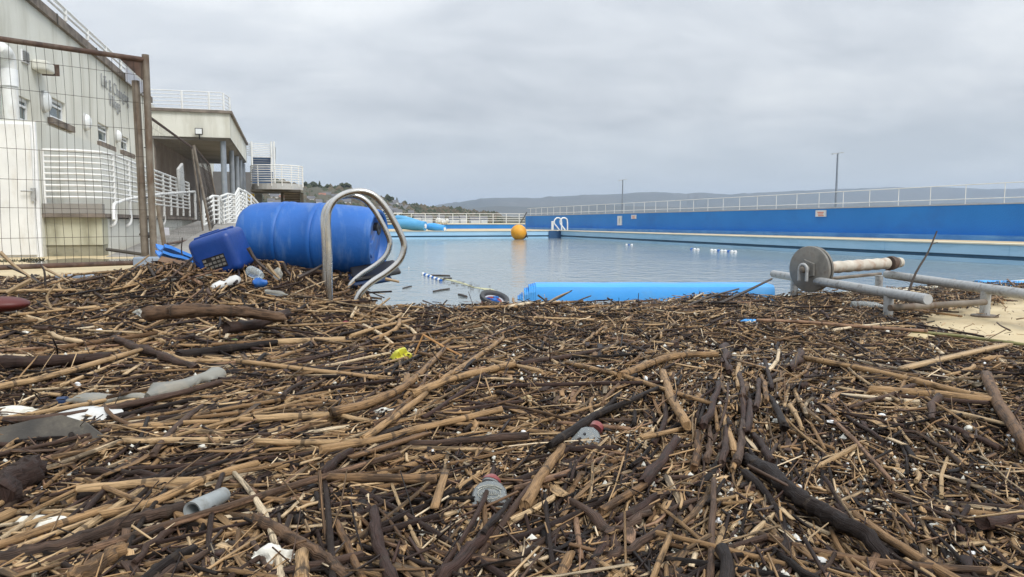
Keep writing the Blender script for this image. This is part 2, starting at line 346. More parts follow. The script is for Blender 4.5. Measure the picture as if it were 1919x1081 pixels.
def copy_tree(o, parent=None):
    c = o.copy(); COL.objects.link(c)
    if parent is not None: c.parent = parent
    for ch in list(o.children): copy_tree(ch, c)
    return c
def smooth_path(pts, n=6):
    """Catmull-Rom through the points"""
    P = [Vector(p) for p in pts]; P = [2*P[0]-P[1]] + P + [2*P[-1]-P[-2]]; o = []
    for i in range(1, len(P)-2):
        for k in range(n):
            t = k/n; a, b, c, d = P[i-1], P[i], P[i+1], P[i+2]
            o.append(.5*((2*b)+(c-a)*t+(2*a-5*b+4*c-d)*t*t+(3*b-3*c+d-a)*t**3))
    o.append(P[-2]); return o
def railing(name, top, height, nr, label, cat='railing', group=None, r=.018, pr=.024, post_at=None, posts=None, mat='white', down=0.0, n=6, topr=None):
    """top: polyline of the top rail; nr rails evenly below it; posts at given polyline vertices"""
    top = [Vector(p) for p in top]; base = top[0] - Vector((0, 0, height))
    root = empty(name, base, label, cat, group)
    for k in range(nr):
        dz = height*k/nr
        part('rail', M[mat], root, lambda mb: mb.tube([p - Vector((0, 0, dz)) for p in top], (topr or r*1.25) if k == 0 else r, n), smooth=True)
    for p in (posts if posts is not None else [top[i] for i in (post_at or range(len(top)))]):
        p = Vector(p); part('post', M[mat], root, lambda mb: mb.tube([p - Vector((0, 0, height+down)), p], pr, n), smooth=True)
    return root
# ================================================================== the setting
WZ = -0.40; XL = 0.19; XR = 13.5; YF = 37.0
def near_edge(x): return 2.93 + (x-XL)*0.215
YNR = near_edge(XR)
struct('sea', M['sea'], lambda m: m.add([(-9000, -50, -2.4), (12000, -50, -2.4), (12000, 14000, -2.4), (-9000, 14000, -2.4)], [(0, 1, 2, 3)]))
def deckm(m):
    a = [(-30, -12), (30 if False else 16.2, -12), (16.2, 2), (XR, near_edge(XR)), (XL, near_edge(XL)), (-30, near_edge(XL))]
    def poly(pts, z0=-2.6, z1=0):
        n = len(pts); vs = [(x, y, z1) for x, y in pts]+[(x, y, z0) for x, y in pts]
        m.add(vs, [tuple(range(n))]+[(i, i+n, (i+1) % n+n, (i+1) % n) for i in range(n)])
    # near deck, left deck, far deck, right deck: butted end to end
    poly([(-30, -12), (16.2, -12), (16.2, YNR), (XR, YNR), (XL, 2.93), (-30, 2.93)])
    poly([(-30, 2.93), (XL, 2.93), (XL, YF), (-30, YF)])
    poly([(-30, YF), (XL, YF), (XR, YF), (16.2, YF), (16.2, 50.3), (-30, 50.3)])
    poly([(XR, YNR), (16.2, YNR), (16.2, YF), (XR, YF)])
struct('pool_deck', M['deck'], deckm)
def wall_strip(m, p0, p1, inward, z0, z1, d0, d1):
    """a slab along p0-p1 whose face stands d1 proud into the pool, back at d0"""
    p0 = Vector((*p0, 0)); p1 = Vector((*p1, 0)); nv = Vector((*inward, 0)).normalized()
    a, b, c, d = p0+nv*d0, p1+nv*d0, p1+nv*d1, p0+nv*d1
    vs = [(q.x, q.y, z0) for q in (a, b, c, d)]+[(q.x, q.y, z1) for q in (a, b, c, d)]
    m.add(vs, [(0, 3, 2, 1), (4, 5, 6, 7), (0, 1, 5, 4), (1, 2, 6, 5), (2, 3, 7, 6), (3, 0, 4, 7)])
sides = [((XR, YNR), (XR, YF), (-1, 0)), ((XR, YF), (XL, YF), (0, -1)), ((XL, YF), (XL, 2.93), (1, 0)), ((XL, 2.93), (XR, YNR), (-.215, 1))]
def poolw(m):
    for p0, p1, nv in sides:
        wall_strip(m, p0, p1, nv, -.235, -.022, .002, .10)
        wall_strip(m, p0, p1, nv, -1.6, -.315, .002, .10)
struct('pool_wall', M['poolpaint'], poolw)
struct('pool_gutter_wall', M['groove'], lambda m: [wall_strip(m, a, b, c, -.32, -.23, .001, .045) for a, b, c in sides])
struct('pool_coping', M['coping'], lambda m: [wall_strip(m, a, b, c, -.02, .006, -.16, .135) for a, b, c in sides])
struct('pool_floor', M['poolpaint'], lambda m: m.add([(0, 0, -1.6), (XR+.2, 0, -1.6), (XR+.2, YF+.1, -1.6), (0, YF+.1, -1.6)], [(0, 1, 2, 3)]))
struct('pool_water', M['water'], lambda m: m.add([(XL+.05, 2.95, WZ), (XR-.05, YNR, WZ), (XR-.05, YF-.05, WZ), (XL+.05, YF-.05, WZ)], [(0, 1, 2, 3)]))
# vertical panel joints of the right pool wall
for i in range(9):
    y = 8+i*3.2
    struct('pool_wall_joint', M['poolpaint'], lambda m: m.box((XR-.106, y, -.232), (XR-.101, y+.02, -.022)))

# the sloping grey path beside the building
def slope(m):
    m.add([(-2.25, 10.1, .004), (.0, 10.1, .004), (.0, 19, .30), (-2.25, 19, .46), (-2.25, 36, .46), (.0, 36, .30), (-2.25, 10.1, -.2), (0, 10.1, -.2), (0, 36, -.2), (-2.25, 36, -.2)],
          [(0, 1, 2, 3), (3, 2, 5, 4), (0, 6, 7, 1), (1, 7, 8, 5, 2), (0, 3, 4, 9, 6)])
struct('sloping_path', M['concrete'], slope)
# puddle in front of the platform
def pud(m):
    vs = []; c = Zp(130, 494, 0)
    for k in range(36):
        a = 2*math.pi*k/36; rr = 1+.22*math.sin(3*a+1)+.12*math.sin(7*a)
        vs.append((c.x+.62*rr*math.cos(a)+.1, c.y+.85*rr*math.sin(a)+.25, .004))
    m.add(vs, [tuple(range(36))])
struct('puddle', M['puddle'], pud)

# blue perimeter wall on the right
WN, WFr = Vector((15.77, 12.83, 0)), Vector((14.50, 46.66, 0)); wd = (WFr-WN).normalized(); wn = Vector((-wd.y, wd.x, 0)); 
if wn.x > 0: wn = -wn
W0 = WN - wd*12.0
def wslab(m, d0, d1, z0, z1, a=W0, b=WFr): wall_strip(m, a.xy, b.xy, wn.xy, z0, z1, d0, d1)
bw = empty('perimeter_wall', WN, 'long blue painted wall running beside the pool', 'wall')
part('wall_face', M['bluewall'], bw, lambda m: wslab(m, -.28, 0, -.02, .845))
part('cap', M['steelgrey'], bw, lambda m: wslab(m, -.30, .012, .847, .875))
part('ledge', M['blueledge'], bw, lambda m: wslab(m, .002, .30, -.02, .12))
Lw = (WFr-W0).length
tp = lambda s, z, off=-.14: W0 + wd*s + wn*off + Vector((0, 0, z))
rr = empty('wall_railing', W0+Vector((0, 0, .87)), 'thin white pipe railing on top of the blue wall', 'railing')
for z in (1.345, 1.0):
    part('rail', M['white'], rr, lambda m: m.tube([tp(0, z), tp(Lw, z)], .013, 6), smooth=True)
s = .4
while s < Lw:
    part('post', M['white'], rr, lambda m: m.tube([tp(s, .86), tp(s, 1.345)], .010, 6), smooth=True); s += 1.02
def wall_sign(px0, px1, py0, py1, name, label, printed):
    # intersect with the wall plane
    def hit(px, py):
        r = Vector(ray(px, py)); o = Vector((0, 0, CAM_H)); t = (W0+wn*.004-o).dot(wn)/r.dot(wn); return o+r*t
    a = hit(px0, py0); b = hit(px1, py0); z0 = hit(px0, py1).z
    root = empty(name, (a+b)/2, label, 'sign')
    def slab(m, a, b, z0, z1, d0, d1):
        vs = [(a+wn*d0), (b+wn*d0), (b+wn*d1), (a+wn*d1)]
        m.add([(q.x, q.y, z0) for q in vs]+[(q.x, q.y, z1) for q in vs], [(0, 3, 2, 1), (4, 5, 6, 7), (0, 1, 5, 4), (1, 2, 6, 5), (2, 3, 7, 6), (3, 0, 4, 7)])
    part('board', M['signwhite'], root, lambda m: slab(m, a, b, z0, a.z, -.003, .03))
    if printed:
        for i in range(3):
            q0, q1 = a.lerp(b, .18+.05*i), a.lerp(b, .82-.07*(i % 2)); h = a.z-z0
            part('print_line', M['signred'], root, lambda m: slab(m, q0, q1, a.z-h*(.28+.25*i)-h*.12, a.z-h*(.28+.25*i)+h*.02, .031, .034))
    else:
        q0, q1 = a.lerp(b, .42), a.lerp(b, .58)
        part('thermometer_strip', M['steelgrey'], root, lambda m: slab(m, q0, q1, z0+.1, a.z-.1, .031, .036))
wall_sign(1158, 1166, 404.5, 422, 'wall_sign', 'tall narrow white board on the far part of the blue wall', False)
wall_sign(1184, 1193, 402.5, 410, 'wall_sign', 'small square white and red notice beside the tall narrow board', True)
wall_sign(1530, 1549, 394, 406, 'wall_sign', 'white notice with red print on the blue wall behind the reel', True)
for px, pt, Y, lb in ((1570, 287, 56, 'tall twin armed lamp post behind the blue wall, above the reel'), (1167, 337, 92, 'distant twin armed lamp post above the tall narrow white board')):
    top = Yp(px, pt, Y); root = empty('lamp_post', (top.x, top.y, -2.4), lb, 'lamp post', 'lamp posts behind the blue wall')
    part('pole', M['column'], root, lambda m: m.tube([(top.x, top.y, -2.4), (top.x, top.y, top.z*.5), (top.x, top.y, top.z)], [.13, .10, .075], 10), smooth=True)
    for s_ in (-1, 1):
        part('arm', M['column'], root, lambda m: m.tube([(top.x, top.y, top.z-.02), (top.x+s_*.15, top.y, top.z+.02*s_)], .04, 6))
        part('lamp_head', M['steelgrey'], root, lambda m: m.obox((top.x+s_*.34, top.y, top.z+.05*s_), (.24, .1, .035), Matrix.Rotation(-.12, 3, 'Y')))

# far low wall with railing
xa, xb = Yp(560, 420, 49.9).x, Yp(984, 420, 49.9).x
fw = empty('low_wall', (xa, 49.9, 0), 'low blue wall with white top at the far end of the pool', 'wall')
part('wall_face', M['bluewall'], fw, lambda m: m.box((xa-6, 49.9, -.02), (xb, 50.15, .30)))
part('cap', M['coping'], fw, lambda m: m.box((xa-6, 49.86, .302), (xb, 50.2, .38)))
railing('far_railing', [(xa-6, 50.0, 1.03), (xb, 50.0, 1.03)], .65, 4, 'long white horizontal railing beyond the far pool edge', r=.016, posts=[(xa-6+i*.95, 50.0, 1.03) for i in range(int((xb-xa+6)/.95)+1)])
part('corner_brace', M['darkbeam'], bpy.data.objects['far_railing'], lambda m: m.tube([(xb-.35, 49.8, .4), (xb+.1, 49.8, 1.15)], .03, 6))

# hills across the firth (real size, kilometres off)
def ridge(m, pts, D, depth, base=-3, steps=8, rough=12):
    cols = []
    P = [Yp(px, py, D) for px, py in pts]
    fine = []
    for a, b in zip(P, P[1:]):
        for k in range(steps): fine.append(a.lerp(b, k/steps))
    fine.append(P[-1]); n = len(fine); vs = []
    prof = [(-.55, 0.0), (-.42, .22), (-.3, .45), (-.18, .72), (-.07, .93), (0, 1.0), (.4, .6), (.8, 0)]
    for i, p in enumerate(fine):
        for j, (dy, hh) in enumerate(prof):
            nz = mnoise.noise(Vector((i*.35, j*.9, D*.01)))*rough*(1 if j < 7 else 0)*(.15 if j == 5 else 1)
            vs.append((p.x*(1+dy*depth/D), p.y+dy*depth, base+(p.z-base)*hh+nz*(hh > 0)))
    k = len(prof); fs = [(i*k+j, (i+1)*k+j, (i+1)*k+j+1, i*k+j+1) for i in range(n-1) for j in range(k-1)]
    m.add(vs, fs)
struct('hills', M['hill'], lambda m: ridge(m, [(780, 396), (822, 383), (860, 379), (900, 372), (940, 370), (1000, 371), (1060, 367), (1130, 364.5), (1190, 361), (1250, 360), (1285, 363), (1310, 361), (1370, 364), (1420, 361), (1500, 357), (1580, 354), (1660, 351), (1760, 350), (1860, 355), (1960, 352), (2150, 358), (2500, 365), (3000, 380)], 4200, 1500, rough=26), smooth=True)
struct('nearer_hills', M['hill'], lambda m: ridge(m, [(790, 402), (860, 392), (930, 386), (1000, 388), (1100, 384), (1300, 388), (1500, 384), (1750, 380), (2000, 382), (2600, 392)], 2900, 700, rough=14), smooth=True)
# wooded headland with houses
HD = 430
head = [(380, 330), (470, 335), (520, 338), (565, 352), (590, 350), (620, 353), (655, 353), (690, 372), (725, 378), (765, 388), (800, 390), (840, 393), (880, 400), (930, 405), (1000, 409)]
struct('headland', M['nearhill'], lambda m: ridge(m, head, HD, 220, base=-2.5, steps=5, rough=2.0), smooth=True)
def head_z(px):
    for (a, ya), (b, yb) in zip(head, head[1:]):
        if a <= px <= b: return ya+(yb-ya)*(px-a)/(b-a)
    return 405
def clumps(m, n, pts_fn, seed):
    rg = random.Random(seed)
    ico = [(0, 0, 1), (.894, 0, .447), (.276, .851, .447), (-.724, .526, .447), (-.724, -.526, .447), (.276, -.851, .447), (.724, .526, -.447), (-.276, .851, -.447), (-.894, 0, -.447), (-.276, -.851, -.447), (.724, -.526, -.447), (0, 0, -1)]
    ifs = [(0, 1, 2), (0, 2, 3), (0, 3, 4), (0, 4, 5), (0, 5, 1), (1, 6, 2), (2, 7, 3), (3, 8, 4), (4, 9, 5), (5, 10, 1), (6, 7, 2), (7, 8, 3), (8, 9, 4), (9, 10, 5), (10, 6, 1), (11, 7, 6), (11, 8, 7), (11, 9, 8), (11, 10, 9), (11, 6, 10)]
    for _ in range(n):
        c, r_ = pts_fn(rg)
        m.add([(c[0]+a*r_*rg.uniform(.6, 1.3), c[1]+b*r_*rg.uniform(.6, 1.3), c[2]+d*r_*rg.uniform(.6, 1.3)) for a, b, d in ico], ifs)
def slope_point(rg, lo=0.0, hi=1.0):
    px = rg.uniform(380, 935); top = head_z(px); f = rg.uniform(lo, hi)
    P = Yp(px, top, HD); h = P.z+2.5; prof = [(0, 0), (-.55*220, 0)]
    hh = f; dy = -.55*(1-f)**1.1*220 if f < 1 else 0
    return Vector((P.x*(1+dy/HD), HD+dy, -2.5+h*hh*.97))
def wfn(rg):
    p = slope_point(rg, .02, 1.0); return p, rg.uniform(1.6, 3.2)
for i, mt in enumerate(('leafbrown', 'leafdark')):
    mb = MB(); clumps(mb, 1900 if i == 0 else 1300, wfn, 5+i); o = mb.build('woodland', M[mt]); tag(o, kind='stuff')
rg = random.Random(11)
# ridge trees one can tell apart
for i, (px, ty, wpx, kind) in enumerate([(573, 344, 8, 'b'), (587, 343, 10, 'b'), (599, 341, 4, 'c'), (614, 348, 6, 'b'), (628, 352, 8, 'b'), (640, 346, 9, 'b'), (650, 345, 11, 'b'), (664, 356, 8, 'b'), (726, 367, 7, 'b'), (735, 371, 6, 'b'), (744, 372, 3, 'c'), (758, 379, 7, 'b'), (700, 366, 6, 'b')]):
    base = Yp(px, head_z(px)+2, HD-3); top = Yp(px, ty, HD-3).z; h = top-base.z+1.5; wr = wpx/FPX*HD*.95
    lab = ['round dark tree on the ridge just right of the balcony', 'broad dark tree on the ridge beside the pointed conifer', 'slim pointed conifer on the ridge of the headland', 'small dark tree beside the pointed conifer, on its far side', 'low dark tree before the big paired trees on the ridge', 'taller tree of the big pair on the ridge', 'widest dark tree on the ridge above the drum', 'tree stepping down behind the ladder hoop on the ridge', 'round tree on the lower ridge inside the ladder hoop', 'second tree on the lower ridge seen through the ladder hoop', 'thin pointed conifer on the lower ridge', 'last round tree where the headland drops away', 'round tree on the slope between upper and lower ridge'][i]
    root = empty('conifer_tree' if kind == 'c' else 'broadleaf_tree', base-Vector((0, 0, 1.5)), lab, 'tree', 'trees on the headland ridge')
    part('trunk', M['trunk'], root, lambda m: m.tube([base-Vector((0, 0, 1.5)), base+Vector((0, 0, h*.5))], .25, 6))
    mb = MB()
    def cf(rg, base=base, h=h, wr=wr, kind=kind):
        t = rg.random(); 
        if kind == 'c': q = wr*(1-t)*rg.uniform(.3, 1); z = h*(.05+.95*t); r_ = .25+.55*(1-t)
        else: q = wr*math.sin(math.pi*min(1, .15+t*.8))*rg.uniform(.1, .95); z = h*(.2+.75*t); r_ = rg.uniform(.5, 1.0)
        a = rg.uniform(0, 6.28); return (base.x+q*math.cos(a), base.y+q*math.sin(a), base.z-1+z), r_
    clumps(mb, 70, cf, i); mb.build('crown', M['leafdark'], root)
# scattered houses on the headland
hl = ['white house', 'pale house', 'cream house']
nh = 0
spots = [(604, 366, 'r'), (612, 365, 's'), (628, 368, 's'), (640, 372, 's'), (583, 372, 's'), (598, 378, 's'), (618, 380, 's'), (650, 378, 's'), (575, 385, 's'), (735, 384, 's'), (741, 379, 's'), (748, 386, 's'), (729, 390, 's'), (755, 391, 's'), (764, 388, 's'), (738, 394, 's'), (722, 384, 's'), (716, 391, 's'), (523, 362, 's'), (515, 368, 's'), (530, 371, 'r'), (508, 377, 's'), (521, 380, 's'), (512, 362, 's'),
         (745, 397, 's'), (770, 399, 's'), (785, 407, 's'), (800, 409, 's'), (826, 408, 's'), (850, 411, 's'), (868, 409, 's'), (890, 412, 's'), (906, 411, 's')]
where = {0: 'on the slope beyond the balcony', 1: 'seen under the curved balcony', 2: 'on the slope seen through the ladder hoop', 3: 'by the shore behind the far railing'}
ORD = ['first', 'second', 'third', 'fourth', 'fifth', 'sixth', 'seventh', 'eighth', 'ninth', 'tenth', 'eleventh', 'twelfth', 'thirteenth']
area_of = lambda px, py: 1 if px < 540 else 0 if px < 700 else 2 if py < 403 else 3
rank_of = {(a, b): sorted((x, y) for x, y, _ in spots if area_of(x, y) == area_of(a, b)).index((a, b)) for a, b, _ in spots}
for px, py, k in spots:
    z = slope_point(random.Random(px*7), .3, .8); f = min(.92, max(.05, (410-py)/(410-head_z(px))))
    dy = -.55*(1-f)**1.1*220; P = Yp(px, py, HD+dy-9); c = P; wx = rg.uniform(2.6, 4.2); wy = 3.2; hz_ = rg.uniform(1.6, 2.4)
    area = 1 if px < 540 else 0 if px < 700 else 2 if py < 403 else 3
    root = empty('house', (c.x, c.y, c.z-hz_), f'{"red" if k == "r" else "grey"} roofed {hl[nh % 3]} {where[area]}, {ORD[rank_of[(px, py)]]} from left', 'house', f'houses {where[area]}'); nh += 1
    part('wall', M['housewall'], root, lambda m: m.box((c.x-wx/2, c.y-wy/2, c.z-hz_-2), (c.x+wx/2, c.y+wy/2, c.z)))
    part('roof', M['redroof' if k == 'r' else 'houseroof'], root, lambda m: m.add([(c.x-wx/2-.2, c.y-wy/2-.2, c.z+.01), (c.x+wx/2+.2, c.y-wy/2-.2, c.z+.01), (c.x+wx/2+.2, c.y+wy/2+.2, c.z+.01), (c.x-wx/2-.2, c.y+wy/2+.2, c.z+.01), (c.x-wx/2-.2, c.y, c.z+1.3), (c.x+wx/2+.2, c.y, c.z+1.3)], [(0, 1, 5, 4), (2, 3, 4, 5), (0, 4, 3), (1, 2, 5), (0, 3, 2, 1)]))
# haze: one closed box of even air
hm = bpy.data.materials.new('haze_air'); hm.use_nodes = True; t = hm.node_tree; t.nodes.clear()
oo = t.nodes.new('ShaderNodeOutputMaterial'); pv = t.nodes.new('ShaderNodeVolumePrincipled'); pv.inputs['Color'].default_value = (.62, .77, 1, 1)
pv.inputs['Density'].default_value = .00015; pv.inputs['Anisotropy'].default_value = 0.0; t.links.new(pv.outputs[0], oo.inputs['Volume'])
mb = MB(); mb.box((-9600, -600, -3.6), (12600, 14600, 260)); hz_o = mb.build('haze', hm); hz_o['kind'] = 'stuff'

# ================================================================== the building
XF = -6.0
bd = empty('changing_village', (XF, 15, 0), 'long cream rendered poolside building with small square windows and flat roof', 'building')
Y0b, Y1b = 8.0, 62.0; zr = 5.64
def hole(px0, py0, px1, py1):
    a = Xp(px0, py0, XF); b = Xp(px1, py0, XF); return (a.y, b.y, Xp(px0, py1, XF).z, a.z)
wins = [hole(35, 178, 56, 224), hole(91, 178, 121, 217), hole(183, 228, 203, 262), hole(226, 252, 241, 279), hole(292, 299, 299, 318), hole(306, 307, 313, 325), hole(330, 322, 336, 336)]
ys = sorted({Y0b, Y1b, *[w[0] for w in wins], *[w[1] for w in wins]}); zs = sorted({-.1, zr, *[w[2] for w in wins], *[w[3] for w in wins]})
def facade(m):
    for a, b in zip(ys, ys[1:]):
        for c, d in zip(zs, zs[1:]):
            if any(w[0] <= (a+b)/2 <= w[1] and w[2] <= (c+d)/2 <= w[3] for w in wins): continue
            m.add([(XF, a, c), (XF, b, c), (XF, b, d), (XF, a, d)], [(0, 1, 2, 3)])
    for y0, y1, z0, z1 in wins:
        d = XF-.14
        m.add([(XF, y0, z0), (XF, y1, z0), (XF, y1, z1), (XF, y0, z1), (d, y0, z0), (d, y1, z0), (d, y1, z1), (d, y0, z1)], [(0, 1, 5, 4), (1, 2, 6, 5), (2, 3, 7, 6), (3, 0, 4, 7)])
    m.add([(XF, Y0b, -.1), (XF, Y0b, zr), (XF-12, Y0b, zr), (XF-12, Y0b, -.1), (XF, Y1b, -.1), (XF, Y1b, zr), (XF-12, Y1b, zr), (XF-12, Y1b, -.1)], [(0, 1, 2, 3), (4, 7, 6, 5), (3, 2, 6, 7), (1, 5, 6, 2)])
part('wall', M['render'], bd, facade)
for i, (y0, y1, z0, z1) in enumerate(wins):
    f = part('window', M['whitepl'], bd, lambda m: [m.box((XF-.135, y0+.004, z0+.004), (XF-.08, y0+.08, z1-.004)), m.box((XF-.135, y1-.08, z0+.004), (XF-.08, y1-.004, z1-.004)), m.box((XF-.135, y0+.081, z0+.004), (XF-.08, y1-.081, z0+.08)), m.box((XF-.135, y0+.081, z1-.08), (XF-.08, y1-.081, z1-.004)), m.box((XF-.13, y0+.081, z0+(z1-z0)*.62), (XF-.07, y1-.081, z0+(z1-z0)*.62+.05))])
    part('pane', M['glass'], f, lambda m: m.box((XF-.125, y0+.08, z0+.08), (XF-.11, y1-.08, z1-.08)))
    if i in (1, 2, 3): part('sill', M['fascia'], f, lambda m: m.box((XF+.002, y0-.2, z0-.20), (XF+.12, y1+.4, z0-.04)))
    else: part('sill', M['render'], f, lambda m: m.box((XF+.002, y0-.05, z0-.09), (XF+.06, y1+.05, z0-.02)))
part('fascia', M['fascia'], bd, lambda m: m.box((XF-.4, Y0b-.3, zr+.002), (XF+.10, 36.1, zr+.24)))
for k in range(7):
    y = 10.5+k*4; part('fascia_joint', M['darkbeam'], bd, lambda m: m.box((XF+.102, y, zr-.03), (XF+.12, y+.08, zr+.25)))
tz = Xp(253, 140, XF+.2).z
zrr = Xp(132, 27, XF-.1).z
railing('roof_railing', [(XF-.1, 8, zrr), (XF-.1, 36, zrr)], .32, 2, 'white railing along the roof edge of the near building', r=.035, pr=.055, posts=[(XF-.1, 8+2.3*i, zrr) for i in range(12)])
# terrace block
YB = 36.2; xe = -2.77; zb0, zb1 = 4.24, 5.32
E1 = Vector((Yp(466, 417, 50.5).x, 50.5, 0))
tb = empty('terrace_block', (XF, YB, 4.2), 'cream terrace block overhanging dark columns beyond the fence', 'building')
part('parapet_wall', M['render'], tb, lambda m: m.add([(XF+.002, YB, zb0), (xe, YB, zb0), (E1.x, E1.y, zb0), (XF+.002, E1.y, zb0), (XF+.002, YB, zb1), (xe, YB, zb1), (E1.x, E1.y, zb1), (XF+.002, E1.y, zb1)], [(0, 1, 5, 4), (1, 2, 6, 5), (2, 3, 7, 6), (4, 5, 6, 7)]))
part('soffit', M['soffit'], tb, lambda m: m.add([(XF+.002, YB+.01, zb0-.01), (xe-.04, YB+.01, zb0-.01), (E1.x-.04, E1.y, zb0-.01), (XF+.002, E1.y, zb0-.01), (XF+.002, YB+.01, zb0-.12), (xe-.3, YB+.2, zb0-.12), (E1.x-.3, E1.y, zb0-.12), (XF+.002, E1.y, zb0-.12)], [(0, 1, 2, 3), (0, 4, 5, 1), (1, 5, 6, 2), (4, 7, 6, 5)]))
part('edge_cap', M['fascia'], tb, lambda m: m.add([(XF-.2, YB-.12, zb1+.002), (xe+.12, YB-.12, zb1+.002), (E1.x+.12, E1.y, zb1+.002), (XF-.2, E1.y, zb1+.002), (XF-.2, YB-.12, zb1+.12), (xe+.12, YB-.12, zb1+.12), (E1.x+.12, E1.y, zb1+.12), (XF-.2, E1.y, zb1+.12)], [(0, 1, 5, 4), (1, 2, 6, 5), (4, 5, 6, 7), (0, 3, 2, 1)]))
for px in (423, 438, 447, 453.5, 459):
    p = Xp(px, 417, -3.12); part('column', M['column'], tb, lambda m: m.tube([(p.x, p.y, 0), (p.x, p.y, zb0-.12)], .125, 12), smooth=True)
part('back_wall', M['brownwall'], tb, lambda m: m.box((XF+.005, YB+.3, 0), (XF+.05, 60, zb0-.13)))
rg = random.Random(4)
for i in range(9):
    y = 38+i*2.3; h = rg.uniform(.5, 1.1); z = rg.uniform(1.3, 2.4)
    part('notice_board', M[rg.choice(['soffit', 'brownwall', 'darkbeam', 'fascia'])], tb, lambda m: m.box((XF+.052, y, z), (XF+.10, y+rg.uniform(.5, 1.1), z+h)))
for i in range(6):
    p = Xp(428+i*2.6, 347+i*2.6, -4.9); part('light_tube', M['lit'], tb, lambda m: m.box((p.x, p.y-.05, p.z), (p.x+.9, p.y+.05, p.z+.05)))
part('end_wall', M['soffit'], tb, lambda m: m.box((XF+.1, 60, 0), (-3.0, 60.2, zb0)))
# floodlight on the parapet
f0 = Yp(373, 246, YB-.25)
fl = empty('floodlight', f0-Vector((0, 0, .35)), 'small white floodlight on the terrace parapet', 'floodlight')
part('housing', M['black'], fl, lambda m: m.box((f0.x-.17, YB-.30, f0.z-.14), (f0.x+.15, YB-.18, f0.z+.14)))
part('lens', M['lampglass'], fl, lambda m: m.box((f0.x-.14, YB-.31, f0.z-.11), (f0.x+.12, YB-.302, f0.z+.11)))
part('bracket', M['black'], fl, lambda m: m.tube([(f0.x, YB-.24, f0.z-.14), (f0.x, YB-.2, f0.z-.33), (f0.x, YB-.01, f0.z-.33)], .03, 6))
# terrace railing with its bent corner
yt = YB+.5
railing('terrace_railing', [(XF-3, yt, 6.32), (Yp(415, 175, yt).x, yt, 6.32), (xe-.12, yt+1.3, 6.32), (xe-.35, yt+5, 6.32)], .93, 6, 'white railing with bent corner on the terrace block roof', r=.018, pr=.05,
        posts=[(XF+.2+1.0, yt, 6.32), (Yp(391, 175, yt).x, yt, 6.32), (Yp(418, 175, yt).x, yt+.1, 6.32), (xe-.12, yt+1.3, 6.32)])
# wall fittings
def bulk(px, py, s, lab):
    p = Xp(px, py, XF); root = empty('wall_lamp', p, lab, 'lamp', 'oval wall lamps on the building')
    part('base', M['steelgrey'], root, lambda m: m.lathe([(0, .95*s), (.05, .95*s), (.06, .85*s)], Matrix.Translation(p)@Matrix.Diagonal((1, .72, 1.1, 1)), 16), smooth=True)
    part('cover', M['lampglass'], root, lambda m: m.lathe([(.061, .9*s), (.13, .8*s), (.18, .5*s), (.20, .1*s)], Matrix.Translation(p)@Matrix.Diagonal((1, .72, 1.1, 1)), 16), smooth=True)
bulk(80, 190, .27, 'oval white wall lamp next to the window with the frosted pane'); bulk(158, 229, .25, 'oval white wall lamp between the middle windows'); bulk(217, 255, .22, 'oval white wall lamp below the grey lettering'); bulk(258, 277, .22, 'oval white wall lamp behind the fence post')
p = Xp(38, 92, XF); q = Xp(52, 122, XF)
vn = empty('louvre_vent', p, 'small white louvred vent high on the building wall', 'vent')
part('frame', M['whitepl'], vn, lambda m: m.box((XF+.002, p.y, q.z), (XF+.03, q.y, p.z)))
for i in range(7):
    z = q.z+(p.z-q.z)*(i+.5)/7; part('slat', M['steelgrey'], vn, lambda m: m.box((XF+.031, p.y+.05, z-.03), (XF+.06, q.y-.05, z+.03)))
p = Xp(57, 110, XF); q = Xp(70, 136, XF)
vb = empty('alarm_box', p, 'cream wall box with rusty brown side below the louvred vent', 'box')
part('body', M['render'], vb, lambda m: m.box((XF+.002, p.y, q.z), (XF+.34, q.y+.2, p.z)), bevel=.05)
part('side_panel', M['rust'], vb, lambda m: m.box((XF+.04, q.y+.202, q.z-.02), (XF+.42, q.y+.25, p.z+.02)))
pz = lambda y, Y: Yp(12, y, Y).z
dp = empty('drain_pipe', (XF+.5, 17.5, 2), 'fat white pipe bending down the building wall', 'pipe')
pa = Xp(-14, 84, XF+.1); pb = Xp(2, 93, XF+.3); pc = Xp(14, 116, XF+.3); pd = Xp(16, 224, XF+.3)
part('pipe', M['white'], dp, lambda m: m.tube(smooth_path([pa, pb, (XF+.3, pc.y, pc.z), (XF+.3, pc.y, pd.z)], 6), .155, 14), smooth=True)
part('collar', M['whitepl'], dp, lambda m: m.tube([(XF+.3, pc.y, pc.z-.15), (XF+.3, pc.y, pc.z-.5)], .175, 14), smooth=True)
p = Xp(218, 149, XF); q = Xp(256, 164, XF)
so_ = part('sign_plate', M['lilac'], None, lambda m: m.box((XF+.3, p.y, q.z+.1), (XF+.36, q.y, p.z-.05)), origin=(XF+.3, p.y, q.z)); tag(so_, 'plain pale grey plate on the wall beside the fence post top', 'sign')
